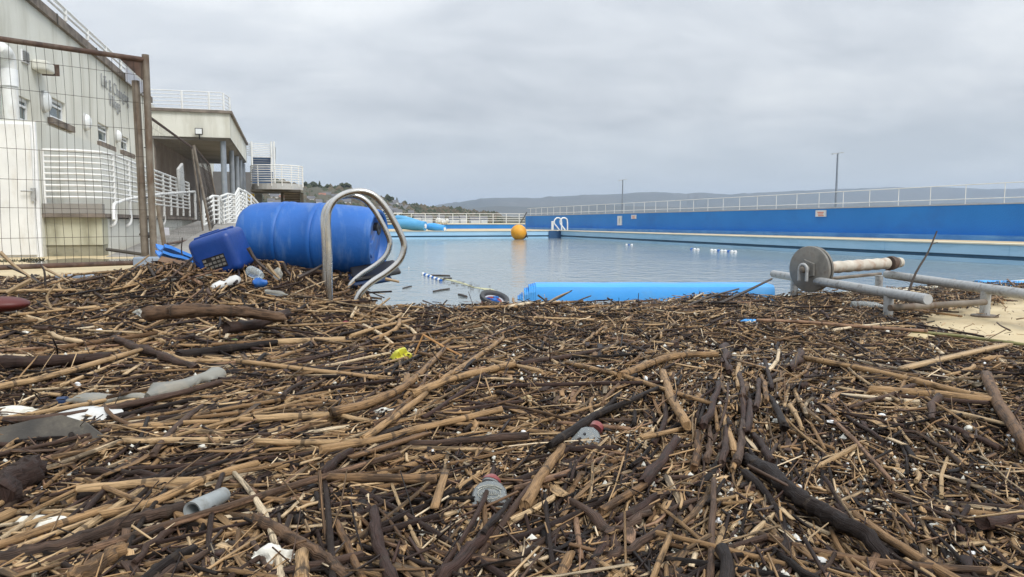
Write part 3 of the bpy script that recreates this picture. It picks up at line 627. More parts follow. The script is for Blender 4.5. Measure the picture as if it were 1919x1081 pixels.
# lettering on the wall
lt = empty('wall_lettering', Xp(190, 160, XF), 'grey raised lettering reading Lift and Changing Village on the cream wall', 'lettering')
def text(s, px, py, size):
    def mesh_of(t_):
        c = bpy.data.curves.new('t', 'FONT'); c.body = t_; c.size = size; c.extrude = .008; c.offset = -.004; o = bpy.data.objects.new('t', c); COL.objects.link(o)
        bpy.context.view_layer.update(); me = bpy.data.meshes.new_from_object(o.evaluated_get(bpy.context.evaluated_depsgraph_get())); bpy.data.objects.remove(o); return me
    def right(me): return max((v.co.x for v in me.vertices), default=0)
    p = Xp(px, py, XF+.03)
    for i, ch in enumerate(s):
        if ch == ' ': continue
        me = mesh_of(ch); x = right(mesh_of(s[:i+1]))-right(me) if i else 0
        me.materials.append(M['lettering']); o = bpy.data.objects.new('letter', me); COL.objects.link(o); o.parent = lt
        o.location = Vector((p.x, p.y+x*1.12, p.z))-lt.location; o.rotation_euler = (math.pi/2, 0, math.pi/2)
text('Lift & Changing', 190, 160, .60); text('Village', 205, 197, .60)

# closet with door, platform and ramp
clo = empty('store_room', (-3.2, 10.35, 0), 'pale rendered store with flush white door under the building wall', 'building')
ct = Yp(70, 226, 10.35).z; cx = Yp(72, 300, 10.35).x
part('wall', M['render'], clo, lambda m: m.box((XF+.003, 10.35, -.02), (cx, 17.2, ct)))
part('door_frame', M['whitepl'], clo, lambda m: [m.box((cx-1.9, 10.30, 0), (cx-.002, 10.348, ct-.02))])
dr = part('door', M['white'], clo, lambda m: m.box((cx-1.84, 10.265, .03), (cx-.05, 10.298, ct-.06)))
hx = Yp(63, 360, 10.26)
part('handle', M['galv'], dr, lambda m: [m.box((hx.x-.025, 10.235, hx.z-.11), (hx.x+.025, 10.262, hx.z+.05)), m.tube([(hx.x, 10.21, hx.z+.01), (hx.x-.12, 10.21, hx.z+.01)], .011, 6)])
pf = empty('ramp_platform', (-2.7, 10.4, 0), 'raised rendered ramp platform with mouldy base behind the mesh fence', 'ramp')
xs = Yp(192, 440, 10.45).x; fz = Yp(192, 400, 10.45).z
part('front_wall', M['render_dirty'], pf, lambda m: m.box((cx+.002, 10.45, .14), (xs, 10.75, fz-.05)))
part('side_wall', M['render'], pf, lambda m: m.box((xs-.3, 10.752, -.05), (xs-.01, 19.0, fz-.06)))
part('plinth', M['plinth'], pf, lambda m: m.box((cx+.002, 10.47, -.02), (xs-.005, 10.74, .138)))
part('floor_slab', M['fascia'], pf, lambda m: m.box((XF+.05, 10.36, fz-.048), (xs+.06, 19.0, fz+.0)))
part('kerb', M['concrete'], pf, lambda m: m.box((cx+.01, 10.37, fz+.002), (xs+.03, 10.5, fz+.12)))
xr = xs+.05; tr = Yp(185, 283, 10.4).z
rp = [(cx+.03, 10.40, tr), (xr-.28, 10.40, tr), (xr-.05, 10.55, tr), (xr, 10.9, tr), (xr, 18.2, tr)]
hgt = tr-fz-.13
railing('ramp_railing', rp, hgt, 9, 'white railing of many bars wrapping the ramp platform behind the mesh', r=.015, pr=.022,
        posts=[(cx+.03, 10.4, tr)]+[(xr, y, tr) for y in (10.95, 11.9, 12.8, 13.8, 14.8, 15.6, 16.4, 17.2, 18.2)], down=.10)
rrt = bpy.data.objects['ramp_railing']
for y in (10.95, 11.9, 12.8, 13.8, 14.8):
    part('foot_bracket', M['white'], rrt, lambda m: m.tube(smooth_path([(xr, y, fz+.03), (xr, y, fz-.08), (xr-.03, y-.03, fz-.15), (xr-.14, y-.03, fz-.16)], 4), .026, 6), smooth=True)
# white handrail curving up past the platform
hr = [Yp(213, 412, 10.6), Yp(213, 385, 10.7), Yp(222, 379, 11), Yp(245, 372, 11.6), Yp(300, 364, 13.2), Yp(365, 359, 16)]
hb = empty('ramp_handrail', hr[0], 'single white handrail rising along the sloping path', 'handrail')
part('rail', M['white'], hb, lambda m: m.tube(smooth_path(hr, 5), .022, 8), smooth=True)
part('post', M['white'], hb, lambda m: m.tube([hr[-1]-Vector((0, 0, .55)), hr[-1]], .022, 8), smooth=True)
for px, y in ((1, 0),):
    d = part('cushion', M['cloth'], None, lambda m: m.obox(Xp(339, 337, xr+.05), (.03, .32, .30), Matrix.Rotation(.25, 3, 'X')), bevel=.03, smooth=True, origin=tuple(Xp(339, 337, xr+.05)))
    d.name = 'white_cushion'; tag(d, 'small white rounded panel fixed to the end of the ramp railing', 'panel')
# stepped railings further along
def stepped(Y, pts, lab, grp, nr=8, h=1.0):
    P = [Yp(px, py, Y+i*.35) for i, (px, py) in enumerate(pts)]
    return railing('step_railing', P, h, nr, lab, 'railing', grp, r=.022, pr=.03, posts=P, topr=.03)
g = 'white stepped railings on the sloping path'
stepped(17.5, [(381, 377), (399, 367), (409, 368), (418, 383)], 'low white railing with hooped end beside the second fence panel', g, 6, .62)
stepped(20.5, [(413, 368), (427, 363), (440, 366), (447, 353), (461, 361), (462, 372)], 'white zigzag stair railing just behind the blue drum', g, 8, .85)
stepped(22.5, [(425, 372), (437, 366), (451, 368), (458, 357), (470, 366), (492, 390)], 'white stair railing sloping down behind the blue drum top', g, 8, .9)
# external stair with curved balcony
st = empty('stair_tower', (-2.4, 48, 0), 'outdoor stair with blue risers and a curved white railed balcony', 'stair')
YS = 50.0
a = Yp(472, 292, YS); b_ = Yp(508, 352, YS+.0)
for i in range(12):
    z0 = b_.z+(a.z-b_.z)*i/12; z1 = b_.z+(a.z-b_.z)*(i+1)/12; y = YS-2.2+.28*i; wx = .16 if i < 6 else 0
    rs = part('riser', M['bluestep'], st, lambda m: m.box((a.x, y, z0), (b_.x+wx-.0, y+.04, z1-.03)))
    part('tread', M['steelgrey'], rs, lambda m: m.box((a.x, y-.04, z1-.029), (b_.x+wx, y+.28, z1)))
for px in (471, 508, 513):
    p = Yp(px, 265, YS-.2); part('newel_post', M['white'], st, lambda m: m.tube([(p.x, p.y, b_.z), (p.x, p.y, p.z)], .06, 8), smooth=True)
for k in range(8):
    u = Yp(472, 268+k*3.4, YS-.1); v = Yp(513, 271+k*3.4, YS-.1); w2 = Yp(455, 264+k*3.4, YS+2)
    part('rail', M['white'], st, lambda m: m.tube([w2, u, v, (v.x+.05, v.y+2.5, v.z)], .028, 6), smooth=True)
YC = 46.5; cxb = Yp(520, 350, YC).x; rx = Yp(568, 350, YC).x-cxb; zt = Yp(520, 310, YC-1).z; zf = Yp(520, 344, YC-1).z; zbm = Yp(520, 355, YC-1).z
arc = [Vector((cxb+rx*math.cos(t), YC-1.5*math.sin(t), 0)) for t in [math.pi*(1.0-i/16) for i in range(17)]]
xl0 = Yp(468, 350, YC).x
for k in range(8):
    z = zf+(zt-zf)*(8-k)/8
    part('rail', M['white'], st, lambda m: m.tube([(xl0, YC+1.2, z)]+[(p.x, p.y, z) for p in arc]+[(cxb+rx, YC+2.5, z)], 0.034 if k == 0 else .024, 6), smooth=True)
for i in (1, 4, 7, 9, 11, 13, 15, 16):
    p = arc[i]; part('post', M['white'], st, lambda m: m.tube([(p.x, p.y, zf-.15), (p.x, p.y, zt)], .032, 6), smooth=True)
part('floor_edge', M['steelgrey'], st, lambda m: (lambda A: m.add([(p[0], p[1], zbm) for p in A]+[(p[0], p[1], zf) for p in A], [tuple(range(len(A)))[::-1], tuple(range(len(A), 2*len(A)))]+[(i, (i+1) % len(A), (i+1) % len(A)+len(A), i+len(A)) for i in range(len(A))]))([(xl0, YC+2.5)]+[(p.x, p.y) for p in arc]+[(cxb+rx, YC+2.5)]))
zl = Yp(520, 359, YC-1).z
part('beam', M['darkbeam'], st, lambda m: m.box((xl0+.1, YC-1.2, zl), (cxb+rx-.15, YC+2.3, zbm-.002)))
for i in range(8):
    z1 = Yp(550, 361+i*4.2, YC).z; p = Yp(532, 370, YC); q = Yp(563, 370, YC)
    part('stair_board', M['stairboard'], st, lambda m: m.box((p.x, YC+.3+.1*i, z1-.085), (q.x, YC+.34+.1*i, z1)))
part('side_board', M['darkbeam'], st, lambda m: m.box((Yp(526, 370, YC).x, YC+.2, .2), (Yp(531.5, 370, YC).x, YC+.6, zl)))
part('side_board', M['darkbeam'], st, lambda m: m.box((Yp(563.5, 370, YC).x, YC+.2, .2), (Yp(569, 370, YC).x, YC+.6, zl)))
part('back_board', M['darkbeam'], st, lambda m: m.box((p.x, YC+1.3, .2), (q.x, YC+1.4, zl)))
part('column', M['column'], st, lambda m: m.box((Yp(478, 380, YC+2).x, YC+2, .1), (Yp(492, 380, YC+2).x, YC+2.4, zl-.02)))
p = Yp(465, 363, YC); q = Yp(477, 379, YC)
ys_ = empty('warning_sign', p, 'yellow warning sign under the curved balcony', 'sign'); part('board', M['signyellow'], ys_, lambda m: m.box((p.x, YC-.02, q.z), (q.x, YC+.02, p.z)))
part('symbol', M['black'], ys_, lambda m: m.lathe([(0, .12), (.012, .12)], Matrix.Translation(((p.x+q.x)/2, YC-.021, (p.z+q.z)/2+.02))@Matrix.Rotation(-math.pi/2, 4, 'Z')@Matrix.Diagonal((1, 1.4, .7, 1)), 12))
part('symbol', M['black'], ys_, lambda m: m.box((p.x+.1, YC-.03, q.z+.08), (q.x-.1, YC-.021, q.z+.13)))
railing('side_railing', [Yp(488, 388, 44), Yp(536, 388, 44)], .55, 4, 'short white railing below the curved balcony', posts=[Yp(490, 388, 44), Yp(513, 388, 44), Yp(535, 388, 44)], r=.018)
# ================================================================== site fence
def heras(name, P0, dirv, L, H, label, grp, near_post=True, z0=.10, wire_r=.0015, dv=.055, up=(0, 0, 1)):
    dirv = Vector(dirv).normalized(); P0 = Vector(P0); root = empty(name, P0, label, 'fence', grp)
    P1 = P0 + dirv*L; up = Vector(up)
    if near_post: part('post', M['rustgalv'], root, lambda m: m.tube([P0+up*.0, P0+up*(H+.04)], .027, 12), smooth=True)
    part('post', M['rustgalv'], root, lambda m: m.tube([P1, P1+up*H], .019, 12), smooth=True)
    part('top_rail', M['rust'], root, lambda m: m.tube([P0+up*H, P1+up*H], .02, 12), smooth=True)
    part('bottom_rail', M['rust'], root, lambda m: m.tube([P0+up*z0, P1+up*z0], .019, 12), smooth=True)
    s = dv*.6; first = None; nv = dirv.cross(up); rg = random.Random(len(name)+int(L*10))
    while s < L-.02:
        a = P0+dirv*s+up*z0
        pts = []
        if first is None or rg.random() < .35:
            o = part('wire', M['wire'], root, lambda m: m.tube([a+up*((H-z0)*t_)+dirv*(.006*math.sin(9*t_+s*7))+nv*.006*math.sin(5*t_+s*3) for t_ in [i/9 for i in range(10)]], wire_r, 4), origin=a)
            first = o
        else:
            o = first.copy(); COL.objects.link(o); o.location = a-root.location; o.parent = root
        s += dv
    for k in range(1, 8):
        z = z0+(H-z0)*k/7.6
        part('cross_wire', M['wire'], root, lambda m: m.tube([P0+up*(z+.004*math.sin(k*3+t_*6))+dirv*(L*t_)+nv*.006 for t_ in [i/8 for i in range(9)]], wire_r*1.15, 4))
    return root
PF = Zp(290, 514, .0); Hf = Yp(271, 112, PF.y).z
# direction of the first panel: towards the camera and left
fd = Vector((-.88, -.47, 0))
fa = heras('mesh_fence_panel', PF, fd, 3.4, Hf, 'rusty framed mesh fence panel nearest the camera, in front of the platform', 'temporary mesh fence panels')
part('corner_plate', M['rust'], fa, lambda m: m.add([(PF+fd*.02+Vector((0, 0, Hf-.01))), (PF+fd*.02+Vector((0, 0, Hf-.17))), (PF+fd*.20+Vector((0, 0, Hf-.012))), (PF+fd*.02+Vector((0, .006, Hf-.01))), (PF+fd*.02+Vector((0, .006, Hf-.17))), (PF+fd*.20+Vector((0, .006, Hf-.012)))], [(0, 1, 2), (3, 5, 4), (0, 3, 4, 1), (1, 4, 5, 2), (2, 5, 3, 0)]))
for z in (.30, .62, 1.02, 1.45): part('tie_wire', M['black'], fa, lambda m: m.tube([PF+Vector((.03*math.cos(t_)-.012, .03*math.sin(t_)+.02, z+.004*math.sin(3*t_))) for t_ in [i*.6 for i in range(12)]], .003, 5))
# galvanised post of the neighbouring panel, standing just behind
gp = PF+Vector((-.066, .02, 0)); q2 = Xp(285, 232, -1.9); q2.z = 0
fb = heras('mesh_fence_panel', Vector((-1.75, 11.4, .02)), (0, 1, 0), 4.4, 1.86, up=(-.09, 0, 1), near_post=False, label= 'middle mesh fence panel receding along the sloping path', grp='temporary mesh fence panels', dv=.11)
fc = heras('mesh_fence_panel', Vector((-1.62, 15.9, .1)), (-.045, 1, 0), 4.8, 1.80, up=(-.15, 0, 1), label= 'farthest mesh fence panel, its rusty frame beside the drum', grp='temporary mesh fence panels', dv=.07)
gpo = part('fence_post', M['rustgalv'], None, lambda m: m.tube([gp+Vector((0, 0, .0)), gp+Vector((-.02, .02, Hf-.16))], .029, 14), smooth=True, origin=tuple(gp)); tag(gpo, 'grey galvanised post tied beside the rusty corner post of the fence', 'post')
gp2 = PF+Vector((.10, .62, .0)); o = part('fence_post', M['rustgalv'], None, lambda m: m.tube([Yp(308, 460, 8), Yp(296, 385, 8)], .022, 12), smooth=True, origin=tuple(Yp(308, 460, 8))); tag(o, 'short leaning galvanised post just behind the tied fence posts', 'post')

# ================================================================== pool ladder (near)
lad = empty('pool_ladder', (.16, 3.2, 0), 'polished steel pool ladder handrails standing in the debris before the blue drum', 'ladder')
LY = 3.14
lp = [(617.5, 590), (617.5, 566), (617, 528), (617, 490), (615.5, 450), (614, 415), (617, 392), (629, 374), (650, 362), (677, 358), (701, 366), (722, 387.5), (740, 417.5), (754.5, 447.5), (757, 467.5), (747.5, 490), (725, 510), (698, 527.5), (678, 545), (669, 560), (665.5, 578)]
base_path = [Yp(a, b, LY) for a, b in lp]
base_path = smooth_path(base_path, 5)
base_path[0].z = 0
tail = base_path[-1].copy(); tail.z = -1.2; base_path.append(tail)
for dy in (0.0, .50):
    pp = [p+Vector((0, dy, 0)) for p in base_path]
    rail = part('handrail', M['chrome'], lad, lambda m: m.tube(pp, .0135, 16), smooth=True)
for z in (-.25, -.55, -.85):
    part('tread', M['chrome'], lad, lambda m: m.box((tail.x-.03, LY+.01, z), (tail.x+.03, LY+.49, z+.02)))
for dy in (0, .5):
    part('deck_flange', M['chrome'], lad, lambda m: m.tube([(base_path[0].x, LY+dy, .001), (base_path[0].x, LY+dy, .012)], .04, 16), smooth=True)

# ladder in the far corner
cx0 = Yp(1027, 440, YF).x; cx1 = Yp(1060, 440, YF).x
fl2 = empty('pool_ladder', (cx0, YF, 0), 'small white hooped ladder with navy recess in the far pool corner', 'ladder')
part('recess_panel', M['darkblue'], fl2, lambda m: [m.box((cx0, YF-.16, -.5), ((cx0+cx1)/2-.06, YF-.105, -.0)), m.box(((cx0+cx1)/2+.06, YF-.16, -.5), (cx1-.02, YF-.105, -.0)), m.box(((cx0+cx1)/2-.06, YF-.14, -.5), ((cx0+cx1)/2+.06, YF-.108, -.02))])
for x0 in (1039, 1050):
    pts = [Yp(a, b, YF-.3) for a, b in ((x0+9, 431), (x0+4, 424), (x0, 419), (x0, 413), (x0+4, 408.5), (x0+9, 408.5), (x0+13, 413), (x0+13.5, 431))]
    part('handrail', M['white'], fl2, lambda m: m.tube(smooth_path(pts, 4), .035, 8), smooth=True)
part('back_panel', M['signwhite'], fl2, lambda m: m.box((Yp(1036, 415, YF).x, YF+.2, .02), (Yp(1040, 415, YF).x, YF+.25, .5)))

# ================================================================== drum
DC = Yp(583, 447, 4.06)
ang = R(-24); dm = Matrix.Translation(DC) @ Matrix.Rotation(ang, 4, 'Z') @ Matrix.Rotation(R(2.5), 4, 'Y')
Rd = .188; Ld = .745
prof = [(-.50, .0), (-.50, .45), (-.495, .62), (-.47, .80), (-.43, .90), (-.36, .955), (-.28, .975), (-.205, .99), (-.195, 1.01), (-.175, 1.01), (-.165, .985), (-.15, 1.015), (-.13, 1.015), (-.12, .99), (-.02, 1.0), (.055, 1.0), (.062, 1.022), (.08, 1.022), (.09, .99), (.105, 1.02), (.12, 1.02), (.13, 1.0), (.25, .985), (.36, .965), (.41, .94), (.45, .91), (.485, .90), (.50, .885), (.502, .84), (.495, .80), (.46, .775), (.445, .74)]
dr_ = empty('storage_drum', (DC.x, DC.y, 0), 'big blue plastic drum lying on its side behind the ladder', 'drum')
part('body', M['drum'], dr_, lambda m: m.lathe([(a*Ld, r*Rd) for a, r in prof], dm, 64, caps=False), smooth=True)
part('end_face', M['drumend'], dr_, lambda m: m.lathe([(.4451*Ld, .74*Rd), (.442*Ld, .6*Rd), (.445*Ld, .3*Rd), (.445*Ld, 0)], dm, 48, caps=False), smooth=True)
# bung bosses and the moulded bar
for a in (.9, 3.6):
    c = dm @ Vector((.445*Ld, .45*Rd*math.cos(a), .45*Rd*math.sin(a)))
    part('bung', M['black' if a < 2 else 'drumend'], dr_, lambda m: m.lathe([(0, .034), (.02, .034), (.024, .03), (.024, .012), (.018, 0)], Matrix.Translation(c)@Matrix.Rotation(ang, 4, 'Z'), 20, caps=False), smooth=True)
part('moulded_rib', M['drumend'], dr_, lambda m: m.obox(dm @ Vector((.458*Ld, 0, 0)), (.012, .52*Rd, .03), Matrix.Rotation(ang, 3, 'Z')@Matrix.Rotation(.7, 3, 'X')), bevel=.004)
o = MB()
# black lid below the drum's end
lc = Yp(703, 507, 3.72); lid = empty('plastic_tray', lc, 'black rounded plastic tray sticking out under the drum end', 'tray')
mbx = MB(); mbx.obox(lc, (.115, .10, .010), Matrix.Rotation(R(-9), 3, 'Y')@Matrix.Rotation(R(14), 3, 'X')); mbx.build('top', M['black'], lid, bevel=.011)
mbx = MB(); mbx.obox(lc+Vector((-.03, 0, -.035)), (.10, .10, .014), Matrix.Rotation(R(-9), 3, 'Y')@Matrix.Rotation(R(10), 3, 'X')); mbx.build('tray', M['navy'], lid, bevel=.012)

# ================================================================== jerrycan (deep blue canister), tipped
JC = Yp(416, 474, 3.75)
jm = Matrix.Rotation(R(-24), 3, 'Z') @ Matrix.Rotation(R(-17), 3, 'Y') @ Matrix.Rotation(R(9), 3, 'X')
jr = empty('canister', (JC.x, JC.y, .08), 'deep blue square plastic canister tipped against the drum', 'canister')
mbx = MB(); mbx.obox(JC, (.108, .092, .098), jm); b = mbx.build('body', M['jerry'], jr, smooth=False, bevel=.032); b.modifiers['bevel'].segments = 4
b.data.polygons.foreach_set('use_smooth', [True]*len(b.data.polygons))
for zz_, hw in ():
    mbx = MB(); mbx.obox(JC+jm@Vector((0, 0, zz_)), (hw, .0945, .005), jm); b = mbx.build('moulded_band', M['jerry'], jr, bevel=.004)
for yy in (-.03, .03): 
    mbx = MB(); mbx.obox(JC+jm@Vector((0.0, yy, .100)), (.085, .012, .006), jm); mbx.build('top_rib', M['jerry'], jr, bevel=.005)
mbx = MB(); mbx.obox(JC+jm@Vector((-.02, 0, .107)), (.05, .009, .005), jm); mbx.build('handle', M['jerry'], jr, bevel=.004)
lb = part('label_patch', M['black'], jr, lambda m: m.obox(JC+jm@Vector((.0, -.0932, -.028)), (.056, .0012, .030), jm))
rg = random.Random(3)
for i in range(5):
    for j in range(3):
        if rg.random() < .9: part('label_remnant', M['disc'], lb, lambda m: m.obox(JC+jm@Vector((-.044+.022*i+rg.uniform(-.002, .002), -.0948, -.046+.018*j)), (.008, .0008, .0055), jm))

# ================================================================== buoy
BC = Yp(972, 437, 35.0); bu = empty('mooring_buoy', (BC.x, BC.y, WZ), 'round orange buoy floating near the far pool edge', 'buoy')
rb = .39
bmx = Matrix.Translation((BC.x, BC.y, WZ+.34)) @ Matrix.Rotation(R(28), 4, 'Y')
part('ball', M['orange'], bu, lambda m: m.lathe([(rb*math.cos(t_), rb*math.sin(t_)) for t_ in [math.pi*(1-i/20) for i in range(21)]], bmx, 28, caps=False), smooth=True)
part('collar', M['black'], bu, lambda m: m.lathe([(rb*.80, rb*.56), (rb*.92, rb*.50), (rb*1.10, rb*.30), (rb*1.14, rb*.1), (rb*1.14, 0)], bmx, 20, caps=False), smooth=True)
part('ring_eye', M['black'], bu, lambda m: m.tube([bmx @ Vector((rb*1.15+.08*math.sin(t_), .08*math.cos(t_), 0)) for t_ in [i*.5 for i in range(14)]], .02, 6), smooth=True)

# ================================================================== lane rope floats
def floats(pxs, rpx, label, group, cols, cross=.75):
    root = empty('lane_rope', Zp(*pxs[0], WZ), label, 'lane rope', group)
    P = [Zp(a, b, WZ+.01) for a, b in pxs]
    for i, p in enumerate(P):
        d = (P[min(i+1, len(P)-1)]-P[max(i-1, 0)]).normalized(); 
        rot = Matrix.Translation(p) @ d.to_track_quat('X', 'Z').to_matrix().to_4x4(); r_ = rpx/FPX*(p-Vector((0, 0, CAM_H))).length
        part('float', M[cols[i % len(cols)]], root, lambda m: m.lathe([(-.9*r_, .2*r_), (-.85*r_, .7*r_), (-.5*r_, .97*r_), (.5*r_, .97*r_), (.85*r_, .7*r_), (.9*r_, .2*r_)], rot, 12), smooth=True)
    part('cord', M['whitepl'], root, lambda m: m.tube(P, rpx/FPX*P[0].length*.16, 5))
    return root
n_ = 9; floats([(793+(826-793)*i/n_, 513.5+(525.5-513.5)*i/n_) for i in range(n_+1)], 3.2, 'near blue and white lane rope floats beyond the ladder', 'lane rope floats', ['whitepl', 'bluestep' if False else 'drum'])
sf = part('float', M['whitepl'], None, lambda m: m.lathe([(-.012, .004), (-.009, .010), (.009, .010), (.012, .004)], Matrix.Translation(Zp(766, 501, WZ+.01)), 12), origin=tuple(Zp(766, 501, WZ)), smooth=True); sf.name = 'rope_float'; tag(sf, 'single white float just beyond the ladder bend', 'float')
floats([(1174, 458.5), (1179, 458.7), (1184, 458.9)], 1.9, 'short farthest pair of white floats on the dark water', 'lane rope floats', ['whitepl', 'drum'])
floats([(1296, 466.8), (1302, 467.4), (1308, 468)], 2.6, 'short white group of floats left of the long float row', 'lane rope floats', ['drum', 'whitepl', 'whitepl'])
floats([(1334+6.3*i, 469.2+.42*i) for i in range(8)], 2.9, 'long row of white and blue floats on the ruffled water', 'lane rope floats', ['whitepl', 'whitepl', 'drum'])

# ================================================================== pale line under the surface and floating scraps
def flat_strip(m, pts, wdt, z):
    P = [Zp(a, b, z) for a, b in pts]; 
    L_ = []; R_ = []
    for i, p in enumerate(P):
        d = (P[min(i+1, len(P)-1)]-P[max(i-1, 0)]).normalized(); nv = Vector((-d.y, d.x, 0)); w_ = wdt*(1 if 0 < i < len(P)-1 else .4)*(1+.25*math.sin(i*2.1))
        L_.append(p+nv*w_); R_.append(p-nv*w_)
    n = len(P); m.add([tuple(x) for x in L_]+[tuple(x) for x in R_]+[(x.x, x.y, x.z-.01) for x in L_]+[(x.x, x.y, x.z-.01) for x in R_], [(i, i+1, n+i+1, n+i) for i in range(n-1)]+[(i, 2*n+i, 2*n+i+1, i+1) for i in range(n-1)]+[(n+i, n+i+1, 3*n+i+1, 3*n+i) for i in range(n-1)])
M['paleyellow'] = material('pale_yellow_sheet', (.42, .42, .24), (.52, .50, .28), 6, .5, stain=(.22, .23, .20), stain_amt=.8, stain_scale=(9, 9, 9))
ft = part('yellow_sheet', M['paleyellow'], None, lambda m: flat_strip(m, [(822, 520), (848, 525), (872, 532), (888, 538)], .035, WZ+.004)); ft.location = (0, 0, 0)
tag(ft, 'pale yellow strip floating next to the near lane floats', 'plastic strip')
ft = part('yellow_sheet', M['paleyellow'], None, lambda m: flat_strip(m, [(890, 538), (912, 541), (934, 549), (944, 556)], .05, WZ+.004)); tag(ft, 'pale yellow sheet half sunk behind the black rimmed bucket', 'plastic sheet')

# rolled blue covers on the far deck
def roll(pa, pb, r_, mat, name, label, endmat='whitepl'):
    root = empty(name, pa, label, 'pool cover', 'rolled blue covers on the far deck')
    d = (pb-pa).normalized()
    part('roll', M[mat], root, lambda m: m.tube([pa, pa.lerp(pb, .33)+Vector((0, 0, .03)), pa.lerp(pb, .66), pb], [r_*.9, r_, r_*1.02, r_*.9], 16), smooth=True)
    part('end_spiral', M[endmat], root, lambda m: m.tube([pb, pb+d*.03], r_*.45, 12))
    return root
YD = 38.2
roll(Yp(744, 411, YD+2.2), Yp(786, 421, YD+.9), .26, 'cover', 'rolled_cover', 'blue rolled cover leaning highest against the far railing')
roll(Yp(742, 420, YD+1), Yp(797, 423.5, YD), .27, 'cover', 'rolled_cover', 'blue rolled cover with black ring and white core')
a_ = roll(Yp(803, 424.5, YD+.3), Yp(833, 429, YD-.4), .2, 'slab', 'rolled_cover', 'short bright blue roll end at the pool edge')
part('strap', M['black'], a_, lambda m: m.tube([Yp(760, 414, YD+.6), Yp(775, 420, YD+.5), Yp(796, 424, YD-.1)], .03, 6))
m_ = M['slab']
# buff mound and small things along the far wall
mb = MB(); clumps(mb, 14, lambda rg: ((Yp(829, 419, 49).x+rg.uniform(-.4, .4), 49.3, .45+rg.uniform(0, .18)), .16), 3); o = mb.build('rubble_sack', M['cloth'], origin=(Yp(829, 419, 49).x, 49.3, .4)); tag(o, 'pale lumpy sack standing on the far low wall', 'sack')

# ================================================================== folded blue mat at the near edge
def sheet_slab(m, pa, pb, dep, z0, z1):
    d = (pb-pa); d.z = 0; d.normalize(); nv = Vector((-d.y, d.x, 0)); 
    if nv.y < 0: nv = -nv
    k = 10; vs = []; fs = []; sec = [(0, z0), (0, z1*.55+z0*.45), (dep*.04, z1-.012), (dep*.12, z1-.002), (dep*.5, z1), (dep*.88, z1-.002), (dep, z1*.6), (dep, z0)]
    for i in range(k+1):
        p = pa.lerp(pb, i/k); wv = .0012*math.sin(i*1.7)
        for a, z in sec: vs.append((p.x+nv.x*a, p.y+nv.y*a, z+(wv if z > z0 else 0)))
    n = len(sec)
    for i in range(k):
        for j in range(n-1): fs.append((i*n+j, (i+1)*n+j, (i+1)*n+j+1, i*n+j+1))
    fs.append(tuple(range(n))); fs.append(tuple(k*n+j for j in range(n))[::-1]); m.add(vs, fs)
SA = Zp(1004, 560, .02); SB = Zp(1452, 560, .02); SA = Vector((SA.x, SA.y, 0)); SB = Vector((SB.x, SB.y, 0))
ztop = Yp(1010, 533, SA.y+.02).z
mat_ = empty('foam_mat', SA, 'bright sky blue folded foam mat lying along the near pool edge', 'foam mat')
part('top_layer', M['slab'], mat_, lambda m: sheet_slab(m, SA, SB, .22, .01, ztop), smooth=True)
dd = (SB-SA).normalized()
for i in range(5):
    a = SA-dd*(.012*(i+1)); part('layer_edge', M['slab'], mat_, lambda m: sheet_slab(m, a+dd*.0, a+dd*.011, .21-.01*i, .01, ztop-.003*(i+1)-(.012 if i > 2 else 0)))
for i in range(3):
    a = SA-dd*(.075+.010*i); part('layer_edge', M['slab'], mat_, lambda m: sheet_slab(m, a, a+dd*.009, .2-.02*i, .01, ztop*.42-.006*i))
SC_ = Zp(1845, 534, .01); SD_ = Zp(2060, 536, .01)
o = part('foam_mat', M['slab'], None, lambda m: sheet_slab(m, Vector((SC_.x, SC_.y, 0)), Vector((SD_.x, SD_.y, 0)), .14, .005, .035), smooth=True, origin=tuple(SC_)); tag(o, 'pale blue mat end lying on the deck behind the far reel tube', 'foam mat')

# black-rimmed red bucket at the pool edge
KC = Zp(925, 566, .05); km = Matrix.Translation(Yp(926, 562, KC.y)) @ Matrix.Rotation(R(-72), 4, 'Z') @ Matrix.Rotation(R(-67), 4, 'Y') 
bk = empty('bucket', (KC.x, KC.y, .0), 'red bucket with thick black rubber rim at the pool edge', 'bucket')
S_ = .066
part('body', M['red'], bk, lambda m: m.lathe([(-1.5*S_, .66*S_), (-.2*S_, .9*S_), (-.02*S_, .93*S_)], km, 28), smooth=True)
part('rim', M['rubber'], bk, lambda m: m.lathe([(-.05*S_, .93*S_), (.0, 1.04*S_), (.14*S_, 1.08*S_), (.27*S_, 1.04*S_), (.30*S_, .95*S_), (.27*S_, .80*S_), (.2*S_, .74*S_), (.02*S_, .70*S_)], km, 36, caps=False), smooth=True)
part('dished_lid', M['lilac'], bk, lambda m: m.lathe([(.02*S_, .70*S_), (-.05*S_, .5*S_), (-.07*S_, .2*S_), (-.07*S_, 0)], km, 28, caps=False), smooth=True)
rg = random.Random(2)
for i in range(5):
    part('blue_scrap', M['drum'], bk, lambda m: m.obox(km @ Vector((0, rg.uniform(-.4, .4)*S_, rg.uniform(-.4, .4)*S_)), (.012, .009, .003), Matrix.Rotation(rg.random()*3, 3, 'Z')@Matrix.Rotation(.3, 3, 'X')))

